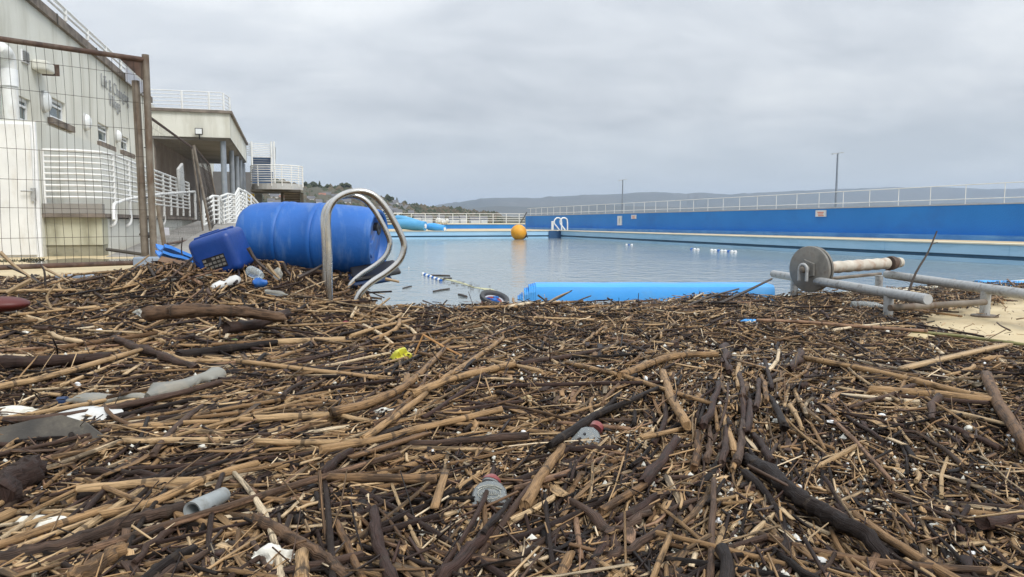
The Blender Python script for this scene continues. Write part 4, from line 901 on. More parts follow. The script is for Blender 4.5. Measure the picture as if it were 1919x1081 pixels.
# ================================================================== cable reel on its frame
RZ = .125
re = empty('reel_frame', Zp(1560, 540, .05), 'galvanised pipe frame carrying a worn disc and cream roller', 'reel')
T = lambda px, py, z=RZ: Zp(px, py, z)
part('frame_tube', M['galv'], re, lambda m: m.tube([T(1450, 513), T(1738, 561)], .0215, 20), smooth=True)
fe = T(1745, 562); part('frame_tube', M['galv'], re, lambda m: m.tube([T(1662, 514), T(1919, 551), T(2250, 599)], .0225, 20), smooth=True)
ed = (T(1745, 562)-T(1450, 513)).normalized(); part('end_cap', M['steelgrey'], re, lambda m: m.tube([T(1738, 561), T(1738, 561)+ed*.004], .019, 20))
for (px, py), r_ in (((1489, 519), .020), ((1666, 549), .0195), ((1648, 512), .021), ((1848, 541), .021)):
    a = T(px, py); part('leg', M['galv'], re, lambda m: m.tube([(a.x, a.y, .0), (a.x, a.y, RZ-.012)], r_, 16), smooth=True)
a = T(1848, 541); part('foot_plate', M['rustgalv'], re, lambda m: m.tube([(a.x, a.y, .001), (a.x, a.y, .007)], .055, 14))
part('cross_tube', M['rustgalv'], re, lambda m: m.tube([T(1668, 577, .075), T(1846, 566, .075)], .0135, 12), smooth=True)
part('cross_tube', M['rustgalv'], re, lambda m: m.tube([T(1505, 527, .105), T(1650, 513, .105)], .010, 12), smooth=True)
AZ = .183
A0 = Zp(1505, 505, AZ); A1 = Yp(1668, 493, A0.y+.20); ax = (A1-A0).normalized(); rm = Matrix.Translation(A0) @ ax.to_track_quat('X', 'Z').to_matrix().to_4x4()
Lr = (A1-A0).length
part('roller', M['grime'], re, lambda m: m.lathe([(Lr*.26, .031)]+[(Lr*(.27+.68*i/24), .031+.0018*(i % 4 == 0)-.002*(i % 4 == 2)) for i in range(25)]+[(Lr*.96, .030)], rm, 24), smooth=True)
part('axle', M['rustgalv'], re, lambda m: m.lathe([(-.01, .010), (Lr+.035, .010)], rm, 14), smooth=True)
dR = .118
part('disc', M['disc'], re, lambda m: m.lathe([(.035, .02), (.040, dR*.93), (.044, dR*.99), (.052, dR), (.060, dR*.99), (.063, dR*.93), (.066, .02)], rm, 48), smooth=True)
part('disc', M['disc'], re, lambda m: m.lathe([(.078, .02), (.080, dR*.94), (.086, dR*.98), (.092, dR*.94), (.094, .02)], rm, 48), smooth=True)
part('hub_plate', M['disc'], re, lambda m: [m.lathe([(.024, .012), (.026, dR*.42), (.034, dR*.46)], rm, 5), m.lathe([(.014, .018), (.024, .022)], rm, 18)])
part('hub_boss', M['rustgalv'], re, lambda m: m.lathe([(-.012, .012), (-.008, .017), (.02, .018)], rm, 16), smooth=True)
part('collar', M['rust'], re, lambda m: m.lathe([(Lr*.985, .014), (Lr*.99, .038), (Lr*1.02, .040), (Lr*1.05, .036), (Lr*1.055, .012)], rm, 20), smooth=True)
part('collar', M['grime'], re, lambda m: m.lathe([(Lr*1.08, .012), (Lr*1.085, .030), (Lr*1.13, .028), (Lr*1.135, .010)], rm, 16), smooth=True)
b0 = T(1490, 515); part('bearing_bracket', M['rust'], re, lambda m: m.tube([b0+Vector((0, 0, -.018)), b0+Vector((0, 0, .016))], .026, 14), smooth=True)
hb_ = [rm @ Vector((.0, .0+.022*math.cos(t_), .026*math.sin(t_))) for t_ in [math.pi*i/10 for i in range(11)]]
hb_ = [Vector((hb_[0].x, hb_[0].y, RZ))]+hb_+[Vector((hb_[-1].x, hb_[-1].y, RZ))]
part('bearing_hoop', M['galv'], re, lambda m: m.tube(hb_, .0085, 10), smooth=True)
b1 = T(1664, 512); part('bearing_bracket', M['rust'], re, lambda m: m.tube([b1+Vector((0, 0, -.02)), b1+Vector((0, 0, .05))], .014, 12), smooth=True)
# ================================================================== debris field
def hf(x, y):
    """height of the drift's surface above the deck"""
    x = np.asarray(x, float); y = np.asarray(y, float)
    h = .058+.010*np.sin(x*3.1+1.3*np.sin(y*2.1))+.009*np.sin(y*4.3+x*1.7+.5)+.006*np.sin(x*9.1+y*3.3)*np.cos(y*8.7-x*2.9)+.004*np.sin(x*23+y*5)*np.sin(y*19-x*7)
    m1 = np.clip((y-2.2)/1.7, 0, 1)*np.clip((.25-x)/.6, 0, 1)
    h = h+(.085-.035*np.clip((-.5-x)/.5, 0, 1))*m1*m1*(3-2*m1)-.034*np.clip((x-1.9)/.45, 0, 1)
    h = h+.095*np.exp(-((y-3.88)/.27)**2)*np.clip((.44-x)/.14, 0, 1)*np.clip((x+1.25)/.6, 0, 1)
    h = h+.02*np.exp(-((x+.28)**2/.05+(y-3.25)**2/.06))
    e = near_edge(np.maximum(x, XL))
    fall = np.clip((e+.16-y)/.16, 0, 1)*(x > XL+.12)+(x <= XL+.12)*np.clip((4.60+.45*np.clip((-.5-x)/.4, 0, 1)-y)/.4, 0, 1)
    return np.where(fall < 1, -.02+(h+.02)*fall, h)
SAND = [(1700, 583), (1770, 572), (1900, 545), (2100, 540), (2500, 560), (2500, 690), (2000, 648), (1880, 641), (1800, 622), (1745, 603)]
def in_poly(px, py, P):
    c = False; j = len(P)-1
    for i in range(len(P)):
        if (P[i][1] > py) != (P[j][1] > py) and px < (P[j][0]-P[i][0])*(py-P[i][1])/(P[j][1]-P[i][1])+P[i][0]: c = not c
        j = i
    return c
# bed under the sticks: dark wet mulch
def bed():
    nx, ny = 300, 240; xs_ = np.linspace(-3.8, 5.4, nx); ys_ = np.linspace(.25, 5.15, ny); X, Y = np.meshgrid(xs_, ys_)
    Z = hf(X, Y)-.014+.006*rng.standard_normal(X.shape)
    px, py, f = projv(X.ravel(), Y.ravel(), np.full(X.size, .03))
    sand = np.array([in_poly(a, b, SAND) for a, b in zip(px, py)]).reshape(X.shape)
    edge = Y > np.where(X > XL+.12, near_edge(np.maximum(X, XL))+.01, 5.05)
    Z = np.where(sand, -.03, Z); Z = np.where(edge, -.03, Z)
    Z = np.where(X > 4.0, np.minimum(Z, .05-.1*(X-4.0)), Z)
    V = np.stack([X.ravel(), Y.ravel(), Z.ravel()], 1); idx = np.arange(nx*ny).reshape(ny, nx)
    F = np.stack([idx[:-1, :-1], idx[:-1, 1:], idx[1:, 1:], idx[1:, :-1]], -1).reshape(-1, 4)
    drop = (sand | edge); fd_ = drop[:-1, :-1] & drop[:-1, 1:] & drop[1:, 1:] & drop[1:, :-1]
    F = F[~fd_.ravel()]
    me = bpy.data.meshes.new('drift_bed'); me.from_pydata(V.tolist(), [], F.tolist()); me.materials.append(M['mulch'])
    me.polygons.foreach_set('use_smooth', [True]*len(me.polygons))
    o = bpy.data.objects.new('drift_bed', me); COL.objects.link(o); o['kind'] = 'stuff'
def projv(x, y, z):
    z = z-CAM_H; c, s = math.cos(YAW), math.sin(YAW); X = x*c-y*s; Y = x*s+y*c
    f = Y*math.cos(PITCH)-z*math.sin(PITCH); q = Y*math.sin(PITCH)+z*math.cos(PITCH)
    return 959.5+FPX*X/f, 540.5-FPX*q/f, f
M['mulch'] = material('wet_mulch', (.010, .008, .006), (.055, .038, .026), 55, .7, bump=.006, bscale=130, stain=(.16, .12, .075), stain_amt=.7, stain_scale=(140, 140, 140), detail=8)
bed()

def lay(x, y, ang, L):
    """drape: heights under 5 points of each stick"""
    t_ = np.array([-.5, -.25, 0, .25, .5]); X = x[:, None]+np.cos(ang)[:, None]*L[:, None]*t_; Y = y[:, None]+np.sin(ang)[:, None]*L[:, None]*t_
    H = hf(X, Y); return H
def sticks(x, y, ang, L, r, rnd, rnd2, K=4, S=2, lift=None, tilt=None, bend=None, wig=0.0, aspect=1.0, taper=.85, node=0.0, drape=True, rseed=0, z=None, hollow=False, sharp=None):
    """all sticks in one set of arrays. returns verts (n,m,3), faces (n,f,4), uv"""
    rg_ = np.random.default_rng(rseed); n = len(x); s = np.linspace(0, 1, S+1)
    H = lay(x, y, ang, L) if drape else np.zeros((n, 5))
    if z is not None: H = np.repeat(np.asarray(z)[:, None], 5, 1)
    mid = H[:, 1:4].max(1); a0 = np.maximum(H[:, 0], mid-.25*L); 
    zl = .5*(H[:, 0]+mid); zr_ = .5*(H[:, 4]+mid)
    if z is not None: zl = zr_ = np.asarray(z, float)
    lf = np.zeros(n) if lift is None else lift; tl = np.zeros(n) if tilt is None else tilt
    z0 = zl+lf-np.sin(tl)*L*.5*(tl < 0)*0-np.sin(tl)*L*.5; z1 = zr_+lf+np.sin(tl)*L*.5
    d = np.stack([np.cos(ang), np.sin(ang)], 1); nn = np.stack([-np.sin(ang), np.cos(ang)], 1)
    bd_ = np.zeros(n) if bend is None else bend
    px = x[:, None]+d[:, :1]*L[:, None]*(s-.5); py = y[:, None]+d[:, 1:]*L[:, None]*(s-.5)
    off = bd_[:, None]*L[:, None]*(1-4*(s-.5)**2)
    if wig: 
        w_ = rg_.standard_normal((n, S+1)); w_ = (w_+np.roll(w_, 1, 1))*.5; off = off+w_*wig*r[:, None]
        wz = rg_.standard_normal((n, S+1))*wig*.5*r[:, None]
    else: wz = 0
    px = px+nn[:, :1]*off; py = py+nn[:, 1:]*off; pz = z0[:, None]*(1-s)+z1[:, None]*s+wz
    rr_ = r[:, None]*(1-(1-taper)*s)
    if node: rr_ = rr_*(1+node*rg_.standard_normal((n, S+1))); rr_ = rr_*(1+.10*np.maximum(0, rg_.standard_normal((n, S+1))-1))
    if sharp is not None: rr_[:, -1] *= sharp; 
    # tangent
    T_ = np.stack([np.gradient(px, axis=1), np.gradient(py, axis=1), np.gradient(pz, axis=1)], -1); T_ /= np.linalg.norm(T_, axis=-1, keepdims=True)+1e-9
    A = np.stack([-T_[..., 1], T_[..., 0], np.zeros_like(T_[..., 0])], -1); A /= np.linalg.norm(A, axis=-1, keepdims=True)+1e-9
    U = np.cross(T_, A); U *= np.sign(U[..., 2:3]+1e-9)
    q = 2*np.pi*(np.arange(K)+.5)/K; phase = rg_.uniform(0, 6.28, n) if aspect == 1.0 else np.zeros(n)
    ca = np.cos(q[None, :]+phase[:, None]); sa = np.sin(q[None, :]+phase[:, None])
    P = np.stack([px, py, pz], -1)
    jag = rg_.uniform(-.2, 1.3, (n, 2, K))*r[:, None, None]
    V = P[:, :, None, :]+rr_[:, :, None, None]*(ca[:, None, :, None]*A[:, :, None, :]+aspect*sa[:, None, :, None]*U[:, :, None, :])
    V[:, 0] -= jag[:, 0, :, None]*T_[:, 0, None, :]; V[:, -1] += jag[:, 1, :, None]*T_[:, -1, None, :]
    V = V.reshape(n, (S+1)*K, 3)
    F = []
    for i in range(S):
        for j in range(K): F.append((i*K+j, i*K+(j+1) % K, (i+1)*K+(j+1) % K, (i+1)*K+j))
    F = np.array(F); 
    u = s[None, :, None]*L[:, None, None]+rnd[:, None, None]*37+rnd2[:, None, None]*11; v = np.broadcast_to((np.minimum(np.arange(K), K-np.arange(K))/K*.05)[None, None, :], (n, S+1, K))+rnd2[:, None, None]*5
    UV = np.stack([np.broadcast_to(u, (n, S+1, K)), v], -1).reshape(n, (S+1)*K, 2)
    return V, F, UV
def join_mesh(name, V, F, UV, rnd, rnd2, K, S, mat, caps=True, smooth=False):
    n, m = V.shape[:2]; base = (np.arange(n)*m)[:, None, None]; FF = (F[None]+base).reshape(-1, 4)
    loops = FF.ravel(); starts = np.arange(len(FF))*4; tot = np.full(len(FF), 4)
    if caps:
        c0 = (np.arange(K)[::-1])[None]+base[:, 0]; c1 = (S*K+np.arange(K))[None]+base[:, 0]; cc = np.concatenate([c0, c1], 0)
        starts = np.concatenate([starts, len(loops)+np.arange(len(cc))*K]); tot = np.concatenate([tot, np.full(len(cc), K)]); loops = np.concatenate([loops, cc.ravel()])
    me = bpy.data.meshes.new(name); me.vertices.add(n*m); me.vertices.foreach_set('co', V.ravel().astype(np.float32))
    me.loops.add(len(loops)); me.loops.foreach_set('vertex_index', loops.astype(np.int32))
    me.polygons.add(len(starts)); me.polygons.foreach_set('loop_start', starts.astype(np.int32)); 
    try: me.polygons.foreach_set('loop_total', tot.astype(np.int32))
    except Exception: pass
    uv = me.uv_layers.new(name='UVMap'); uv.data.foreach_set('uv', UV.reshape(-1, 2)[loops].astype(np.float32).ravel())
    for nm, arr in (('rnd', rnd), ('rnd2', rnd2)):
        at = me.attributes.new(nm, 'FLOAT', 'POINT'); at.data.foreach_set('value', np.repeat(arr, m).astype(np.float32))
    if smooth:
        sm = np.ones(len(starts), bool); sm[n*F.shape[0]:] = False; me.polygons.foreach_set('use_smooth', sm)
    me.materials.append(mat); me.update(calc_edges=True); me.validate()
    return me
# ---- direction of the drift in the picture, turned into directions on the ground
CTRL = [(150, 545, 5, 25), (200, 650, 5, 12), (200, 760, 14, 12), (150, 900, 14, 20), (200, 1020, 24, 18), (450, 560, 3, 30), (480, 640, 3, 14), (480, 780, 12, 14), (500, 900, 12, 18), (520, 1020, -10, 40), (800, 600, 2, 20), (800, 700, 25, 22),
        (830, 800, 18, 22), (720, 890, 10, 16), (700, 1030, -52, 32), (930, 830, 12, 25), (900, 1000, 40, 35), (1000, 620, 8, 30), (1050, 700, 4, 30), (1130, 800, 28, 30), (1080, 950, 48, 35), (1250, 620, 12, 32), (1230, 760, 35, 40), (1230, 900, 45, 35),
        (1360, 760, 80, 25), (1420, 850, 88, 20), (1500, 720, 65, 35), (1330, 1010, 62, 35), (1520, 850, -62, 28), (1530, 980, -38, 18), (1700, 1030, -30, 18), (1650, 900, -15, 35), (1640, 760, -10, 18), (1600, 650, -4, 22), (1780, 700, -8, 22),
        (1850, 820, -25, 28), (1850, 980, -38, 35), (1500, 600, 2, 22), (1250, 580, 8, 20), (1500, 560, 5, 22), (1750, 550, 5, 30), (2100, 900, -35, 30), (2100, 700, -10, 25), (-200, 900, 18, 22), (-200, 650, 5, 18)]
CT = np.array(CTRL, float)
def flow(px, py):
    d2 = ((px[:, None]-CT[:, 0])/150)**2+((py[:, None]-CT[:, 1])/85)**2; w_ = 1/(d2+.12)**2
    a = np.radians(CT[:, 2]); s = (w_*np.sin(2*a)).sum(1); c = (w_*np.cos(2*a)).sum(1); ang = .5*np.arctan2(s, c); sp = (w_*CT[:, 3]).sum(1)/w_.sum(1)
    return ang, np.radians(sp)
def img2ground(px, py, ang):
    """direction of an image angle (up-right positive) laid on the ground"""
    f = 6.0; ax_, ay_ = px+f*np.cos(ang), py-f*np.sin(ang)
    def zp(px, py):
        u = (px-959.5)/FPX; v = (540.5-py)/FPX; y = math.cos(PITCH)+v*math.sin(PITCH); z = -math.sin(PITCH)+v*math.cos(PITCH); c, s = math.cos(YAW), math.sin(YAW)
        t_ = (.065-CAM_H)/z; return (u*c+y*s)*t_, (-u*s+y*c)*t_
    a = zp(px, py); b = zp(ax_, ay_); return np.arctan2(b[1]-a[1], b[0]-a[0])
def scatter(n, power, seed, margin=0.0, region=None):
    """random points on the drift, denser near the camera for power > 0"""
    rg_ = np.random.default_rng(seed); xs_, ys_ = [], []; got = 0
    while got < n:
        m = n*3; D = rg_.uniform(0, 1, m); d0, d1 = .52, 5.9
        if abs(power-2) < 1e-6: d = d0*(d1/d0)**D
        else: k = 2-power; d = (d0**k+(d1**k-d0**k)*D)**(1/k)
        th = rg_.uniform(-R(46), R(46), m); X = d*np.sin(th); Y = d*np.cos(th)
        c, s = math.cos(YAW), math.sin(YAW); x = X*c+Y*s; y = -X*s+Y*c
        lim = np.where(x > XL+.13, near_edge(np.maximum(x, XL))+.02+.04*np.sin(x*7)+.03*np.sin(x*17)+.02*np.sin(x*37), 4.45+.45*np.clip((-.5-x)/.4, 0, 1)+.08*np.sin(x*6))
        ok = (y < lim) & (y > .2)
        px, py, f = projv(x, y, np.full(m, .06))
        if region is not None: ok &= region(x, y, px, py)
        ok &= (px > -160-margin) & (px < 2080+margin) & (py < 1170)
        x, y, px, py = x[ok], y[ok], px[ok], py[ok]
        sd = np.array([in_poly(a, b, SAND) for a, b in zip(px, py)]); keep = ~sd | (rg_.random(len(sd)) < .03)
        xs_.append(x[keep]); ys_.append(y[keep]); got += keep.sum()
    return np.concatenate(xs_)[:n], np.concatenate(ys_)[:n]
def colours(n, rg_, dark=.35):
    c = np.where(rg_.random(n) < dark, rg_.uniform(.02, .42, n), np.clip(rg_.normal(.70, .12, n), .45, .93)); c = np.where(rg_.random(n) < .03, .985, c); return c
def field(n, power, seed, Lr, rr, K, S, lift, tiltsd, spread=1.0, dark=.35, region=None, **kw):
    rg_ = np.random.default_rng(seed+100); x, y = scatter(n, power, seed, region=region); px, py, f = projv(x, y, np.full(n, .06)); a, sp = flow(px, py)
    a = a+rg_.normal(0, 1, n)*sp*spread; rare = rg_.random(n) < .10*spread; a = np.where(rare, rg_.uniform(0, np.pi, n), a)
    g_ = img2ground(px, py, a); g_ = g_+np.where(rg_.random(n) < .5, np.pi, 0)
    L = np.exp(rg_.normal(np.log(Lr[0]), Lr[1], n)).clip(Lr[2], Lr[3]); r_ = np.exp(rg_.normal(np.log(rr[0]), rr[1], n)).clip(rr[2], rr[3])
    lf = rg_.uniform(lift[0], lift[1], n)+r_*.5; tl = rg_.normal(0, tiltsd, n)
    rn = colours(n, rg_, dark); rn2 = rg_.random(n); bd_ = rg_.normal(0, .03, n)
    return dict(x=x, y=y, ang=g_, L=L, r=r_, rnd=rn, rnd2=rn2, lift=lf, tilt=tl, bend=bd_, px=px, py=py, f=f, K=K, S=S, kw=kw)
def emit_stuff(name, fd_, mat, sel=None, seed=0):
    s = slice(None) if sel is None else sel
    V, F, UV = sticks(fd_['x'][s], fd_['y'][s], fd_['ang'][s], fd_['L'][s], fd_['r'][s], fd_['rnd'][s], fd_['rnd2'][s], K=fd_['K'], S=fd_['S'], lift=fd_['lift'][s], tilt=fd_['tilt'][s], bend=fd_['bend'][s], rseed=seed, **fd_['kw'])
    me = join_mesh(name, V, F, UV, fd_['rnd'][s], fd_['rnd2'][s], fd_['K'], fd_['S'], mat, smooth=fd_['K'] > 4)
    o = bpy.data.objects.new(name, me); COL.objects.link(o); o['kind'] = 'stuff'; return o
# fine bits: splinters, stems, fibre (nobody could count them)
emit_stuff('splinter_litter', field(95000, 2.5, 1, (.013, .5, .004, .045), (.0011, .45, .0004, .0030), 3, 1, (-.010, .009), .30, 2.2, dark=.42), M['fine'])
emit_stuff('stem_litter', field(24000, 1.8, 2, (.045, .55, .015, .16), (.0011, .4, .0005, .0026), 4, 2, (-.008, .016), .10, 1.4, dark=.45, wig=.8), M['fine'])
emit_stuff('flake_litter', field(30000, 2.4, 3, (.010, .5, .004, .032), (.0030, .45, .0012, .008), 4, 1, (-.008, .011), .3, 2.5, dark=.42, aspect=.25), M['fine'])
# broken reed, too many and too small to tell apart
fa_ = field(5200, 1.25, 4, (.11, .55, .04, .36), (.0023, .35, .0013, .0042), 6, 3, (-.010, .014), .05, 1.1, dark=.45, wig=.35, taper=.85)
emit_stuff('broken_reed_litter', fa_, M['wood'])
emit_stuff('raised_twig_litter', field(900, 1.0, 44, (.09, .4, .04, .2), (.0013, .35, .0007, .0024), 4, 3, (.004, .022), .38, 1.6, dark=.5, wig=.8, taper=.6), M['fine'])
FARL = lambda x, y, px, py: (y > 2.3) & (x < .35)
emit_stuff('drift_back_litter', field(9000, .6, 51, (.05, .5, .015, .16), (.0017, .4, .0008, .0036), 4, 2, (-.006, .014), .12, 1.4, dark=.42, wig=.6, region=FARL), M['fine'])
emit_stuff('drift_back_reed_litter', field(900, .6, 52, (.22, .5, .07, .6), (.0042, .35, .0022, .008), 6, 4, (-.004, .022), .06, 1.1, dark=.40, wig=.3, region=FARL), M['wood'])
emit_stuff('drift_middle_litter', field(9000, .5, 53, (.035, .5, .012, .12), (.0015, .4, .0008, .0032), 4, 1, (-.004, .012), .15, 1.4, dark=.40, region=lambda x, y, px, py: y > 1.6), M['fine'])
emit_stuff('split_reed_litter', field(1800, 1.4, 71, (.08, .5, .03, .25), (.0042, .35, .0022, .0085), 6, 3, (-.004, .014), .08, 1.3, dark=.30, aspect=.22, wig=.3, node=.12), M['wood'])
# foam beads
rg_ = np.random.default_rng(5); nb = 11000; bx, by = scatter(nb, 2.3, 8)
mb = MB(); M['bead'] = material('foam_beads', (.5, .48, .40), (.75, .74, .68), 90, .7)
pxb, pyb, _f = projv(bx, by, np.full(nb, .06)); prob = .3+.7*(pxb > 850)*(pyb > 640); keepb = rg_.random(nb) < prob
octv = [(1, 0, 0), (-1, 0, 0), (0, 1, 0), (0, -1, 0), (0, 0, 1), (0, 0, -1)]; octf = [(0, 2, 4), (2, 1, 4), (1, 3, 4), (3, 0, 4), (2, 0, 5), (1, 2, 5), (3, 1, 5), (0, 3, 5)]
hb2 = hf(bx, by)
for i in np.nonzero(keepb)[0]:
    s_ = float(np.exp(rg_.normal(np.log(.0022), .5))); s_ = min(s_, .0070); z_ = hb2[i]+rg_.uniform(.0, .012); q = rg_.uniform(.7, 1.3, (6,))
    mb.add([(bx[i]+a*s_*q[k], by[i]+b*s_*q[k], z_+c*s_*q[k]) for k, (a, b, c) in enumerate(octv)], octf)
o = mb.build('foam_bead_litter', M['bead'], smooth=False); o['kind'] = 'stuff'

# ---- reeds and branches one can pick out
fr = field(1400, 1.1, 21, (.20, .5, .08, .55), (.0035, .28, .0022, .0064), 10, 8, (-.008, .014), .03, 1.0, dark=.44, wig=.16, taper=.84, node=.03)
fbn = field(430, 1.1, 22, (.14, .45, .06, .36), (.0042, .34, .0024, .0080), 8, 8, (-.010, .015), .04, 1.2, dark=.78, wig=.42, taper=.66, node=.07)
fbn['bend'] = np.random.default_rng(3).normal(0, .07, 430)
def rank(fd_): 
    vis = (fd_['px'] > -40) & (fd_['px'] < 1960) & (fd_['py'] < 1100); sz = fd_['L']*fd_['r']/fd_['f']**2*np.where(vis, 1, 0); return np.argsort(-sz)
LM = [('the crushed bottle with the blue cap', 200, 748), ('the white sheet by the dark stone', 165, 783), ('the flat dark stone', 100, 815), ('the grey pipe piece', 385, 946), ('the foam lump', 508, 1052), ('the yellow bottle base', 755, 668), ('the clear bottle with the worn red cap', 915, 938),
      ('the small clear bottle', 1100, 822), ('the thick dark log', 1560, 965), ('the orange plank', 1790, 667), ('the green cane', 1815, 633), ('the mossy grey log', 400, 583), ('the dark red plastic', 25, 566), ('the ladder feet', 645, 572), ('the red bucket', 925, 566), ('the blue mat', 1200, 560),
      ('the worn reel disc', 1520, 555), ('the near reel leg', 1666, 606), ('the bent orange twig', 795, 628), ('the white foam slab', 75, 978), ('the long grey log', 180, 1005), ('the white shard', 1168, 883), ('the pale wood chip', 1005, 1050), ('the curved purple branch', 720, 1010),
      ('the white scrap among upright sticks', 1438, 686), ('the stubby dark log', 25, 915), ('the green leafy scrap', 436, 641), ('the long white foam strip', 1475, 1010), ('the yellow green cane', 1485, 850), ('the black twig upright by the reel', 1716, 515)]
used = set()
def autolabel(kind, px, py, L, r_, rn, angi, up=False):
    ln = 'short' if L < .14 else 'mid-length' if L < .26 else 'long'
    th = 'thin' if r_ < .0042 else 'stout' if r_ > .0062 else 'slender'
    cl = ('black' if rn < .1 else 'dark brown' if rn < .25 else 'purplish brown' if rn < .36 else 'grey brown' if rn < .5 else 'brown' if rn < .63 else 'tan' if rn < .76 else 'straw' if rn < .95 else 'reddish')
    dists = sorted(LM, key=lambda q: (q[1]-px)**2+(1.6*(q[2]-py))**2)
    a = math.degrees(angi) % 180
    di = 'lying level' if a < 12 or a > 168 else 'pointing towards the camera' if 62 < a < 118 else 'rising to the right' if a < 62 else 'falling to the right'
    opts = []
    for i, q in enumerate(dists[:4]):
        dx, dy = px-q[1], py-q[2]
        rel = ('in front of' if dy > 0 else 'beyond') if abs(dy)*1.3 > abs(dx) else ('to the right of' if dx > 0 else 'to the left of')
        far = '' if math.hypot(dx, dy) < 110 else 'well '
        opts += [f'{ln} {cl} {kind} {di} {far}{rel} {q[0]}', f'{th} {ln} {cl} {kind} {far}{rel} {q[0]}', f'{th} {ln} {cl} {kind} {di}, {far}{rel} {q[0]}']
    for i in range(3):
        opts.append(f'{th} {cl} {kind} between {dists[i][0]} and {dists[i+1][0]}')
    for t_ in opts:
        if t_ not in used and len(t_.split()) <= 16: used.add(t_); return t_
    return f'{th} {cl} {kind} between {dists[0][0]} and {dists[1][0]}'
def emit_objects(name, fd_, idx, mat, cat, group, kind, seed, hollow=False):
    s = idx; V, F, UV = sticks(fd_['x'][s], fd_['y'][s], fd_['ang'][s], fd_['L'][s], fd_['r'][s], fd_['rnd'][s], fd_['rnd2'][s], K=fd_['K'], S=fd_['S'], lift=fd_['lift'][s], tilt=fd_['tilt'][s], bend=fd_['bend'][s], rseed=seed, **fd_['kw'])
    for k, i in enumerate(s):
        c = V[k].mean(0); me = join_mesh(name, V[k:k+1]-c, F, UV[k:k+1], fd_['rnd'][i:i+1], fd_['rnd2'][i:i+1], fd_['K'], fd_['S'], mat, smooth=True)
        o = bpy.data.objects.new(name, me); COL.objects.link(o); o.location = c
        p0 = proj(*V[k][0]); p1 = proj(*V[k][-1]); ai = math.atan2(-(p1[1]-p0[1]), p1[0]-p0[0])
        if kind == 'branch' and k % 3 == 0:
            rr3 = random.Random(k); q0 = V[k].reshape(fd_['S']+1, fd_['K'], 3).mean(1); i3 = rr3.choice((3, 4, 5)); b3 = Vector(q0[i3]-c); d3 = Vector(q0[i3+1]-q0[i3]).normalized(); s3 = Vector((-d3.y, d3.x, 0))*rr3.choice((-1, 1)); L3 = rr3.uniform(.02, .055); r3 = float(fd_['r'][i])*.45
            tw = MB(); tw.tube([b3, b3+(d3*.7+s3*.6+Vector((0, 0, .15)))*L3*.5, b3+(d3*.8+s3*.9+Vector((0, 0, .2)))*L3], [r3, r3*.8, r3*.45], 6); to = tw.build('side_twig', M['twigdark'] if fd_['rnd'][i] < .4 else M['twigtan'], smooth=True); to.parent = o
        tag(o, autolabel(kind, (p0[0]+p1[0])/2, (p0[1]+p1[1])/2, fd_['L'][i], fd_['r'][i], fd_['rnd'][i], ai), cat, group)
fl_ = field(300, .9, 61, (.34, .35, .18, .62), (.0035, .24, .0024, .0056), 10, 8, (-.004, .014), .02, .8, dark=.50, wig=.18, taper=.86, node=.03, region=lambda x, y, px, py: (px < 820) & (py < 1040) & (y < 3.2))
for k_ in ('x', 'y', 'ang', 'L', 'r', 'rnd', 'rnd2', 'lift', 'tilt', 'bend', 'px', 'py', 'f'): fr[k_] = np.concatenate([fr[k_], fl_[k_]])
M['twigdark'] = material('dark_twig', (.025, .020, .017), (.065, .045, .037), 60, .6); M['twigtan'] = material('tan_twig', (.26, .18, .10), (.38, .27, .15), 60, .6)
ordr = rank(fr); NO = 225
emit_objects('reed_stalk', fr, ordr[:NO], M['wood'], 'reed', 'washed up reed stalks', 'reed stalk', 31)
emit_stuff('reed_litter', fr, M['wood'], ordr[NO:], 32)
ordb = rank(fbn); NBo = 170
emit_objects('branch', fbn, ordb[:NBo], M['wood'], 'branch', 'washed up branches', 'branch', 33)
emit_stuff('branch_litter', fbn, M['wood'], ordb[NBo:], 34)

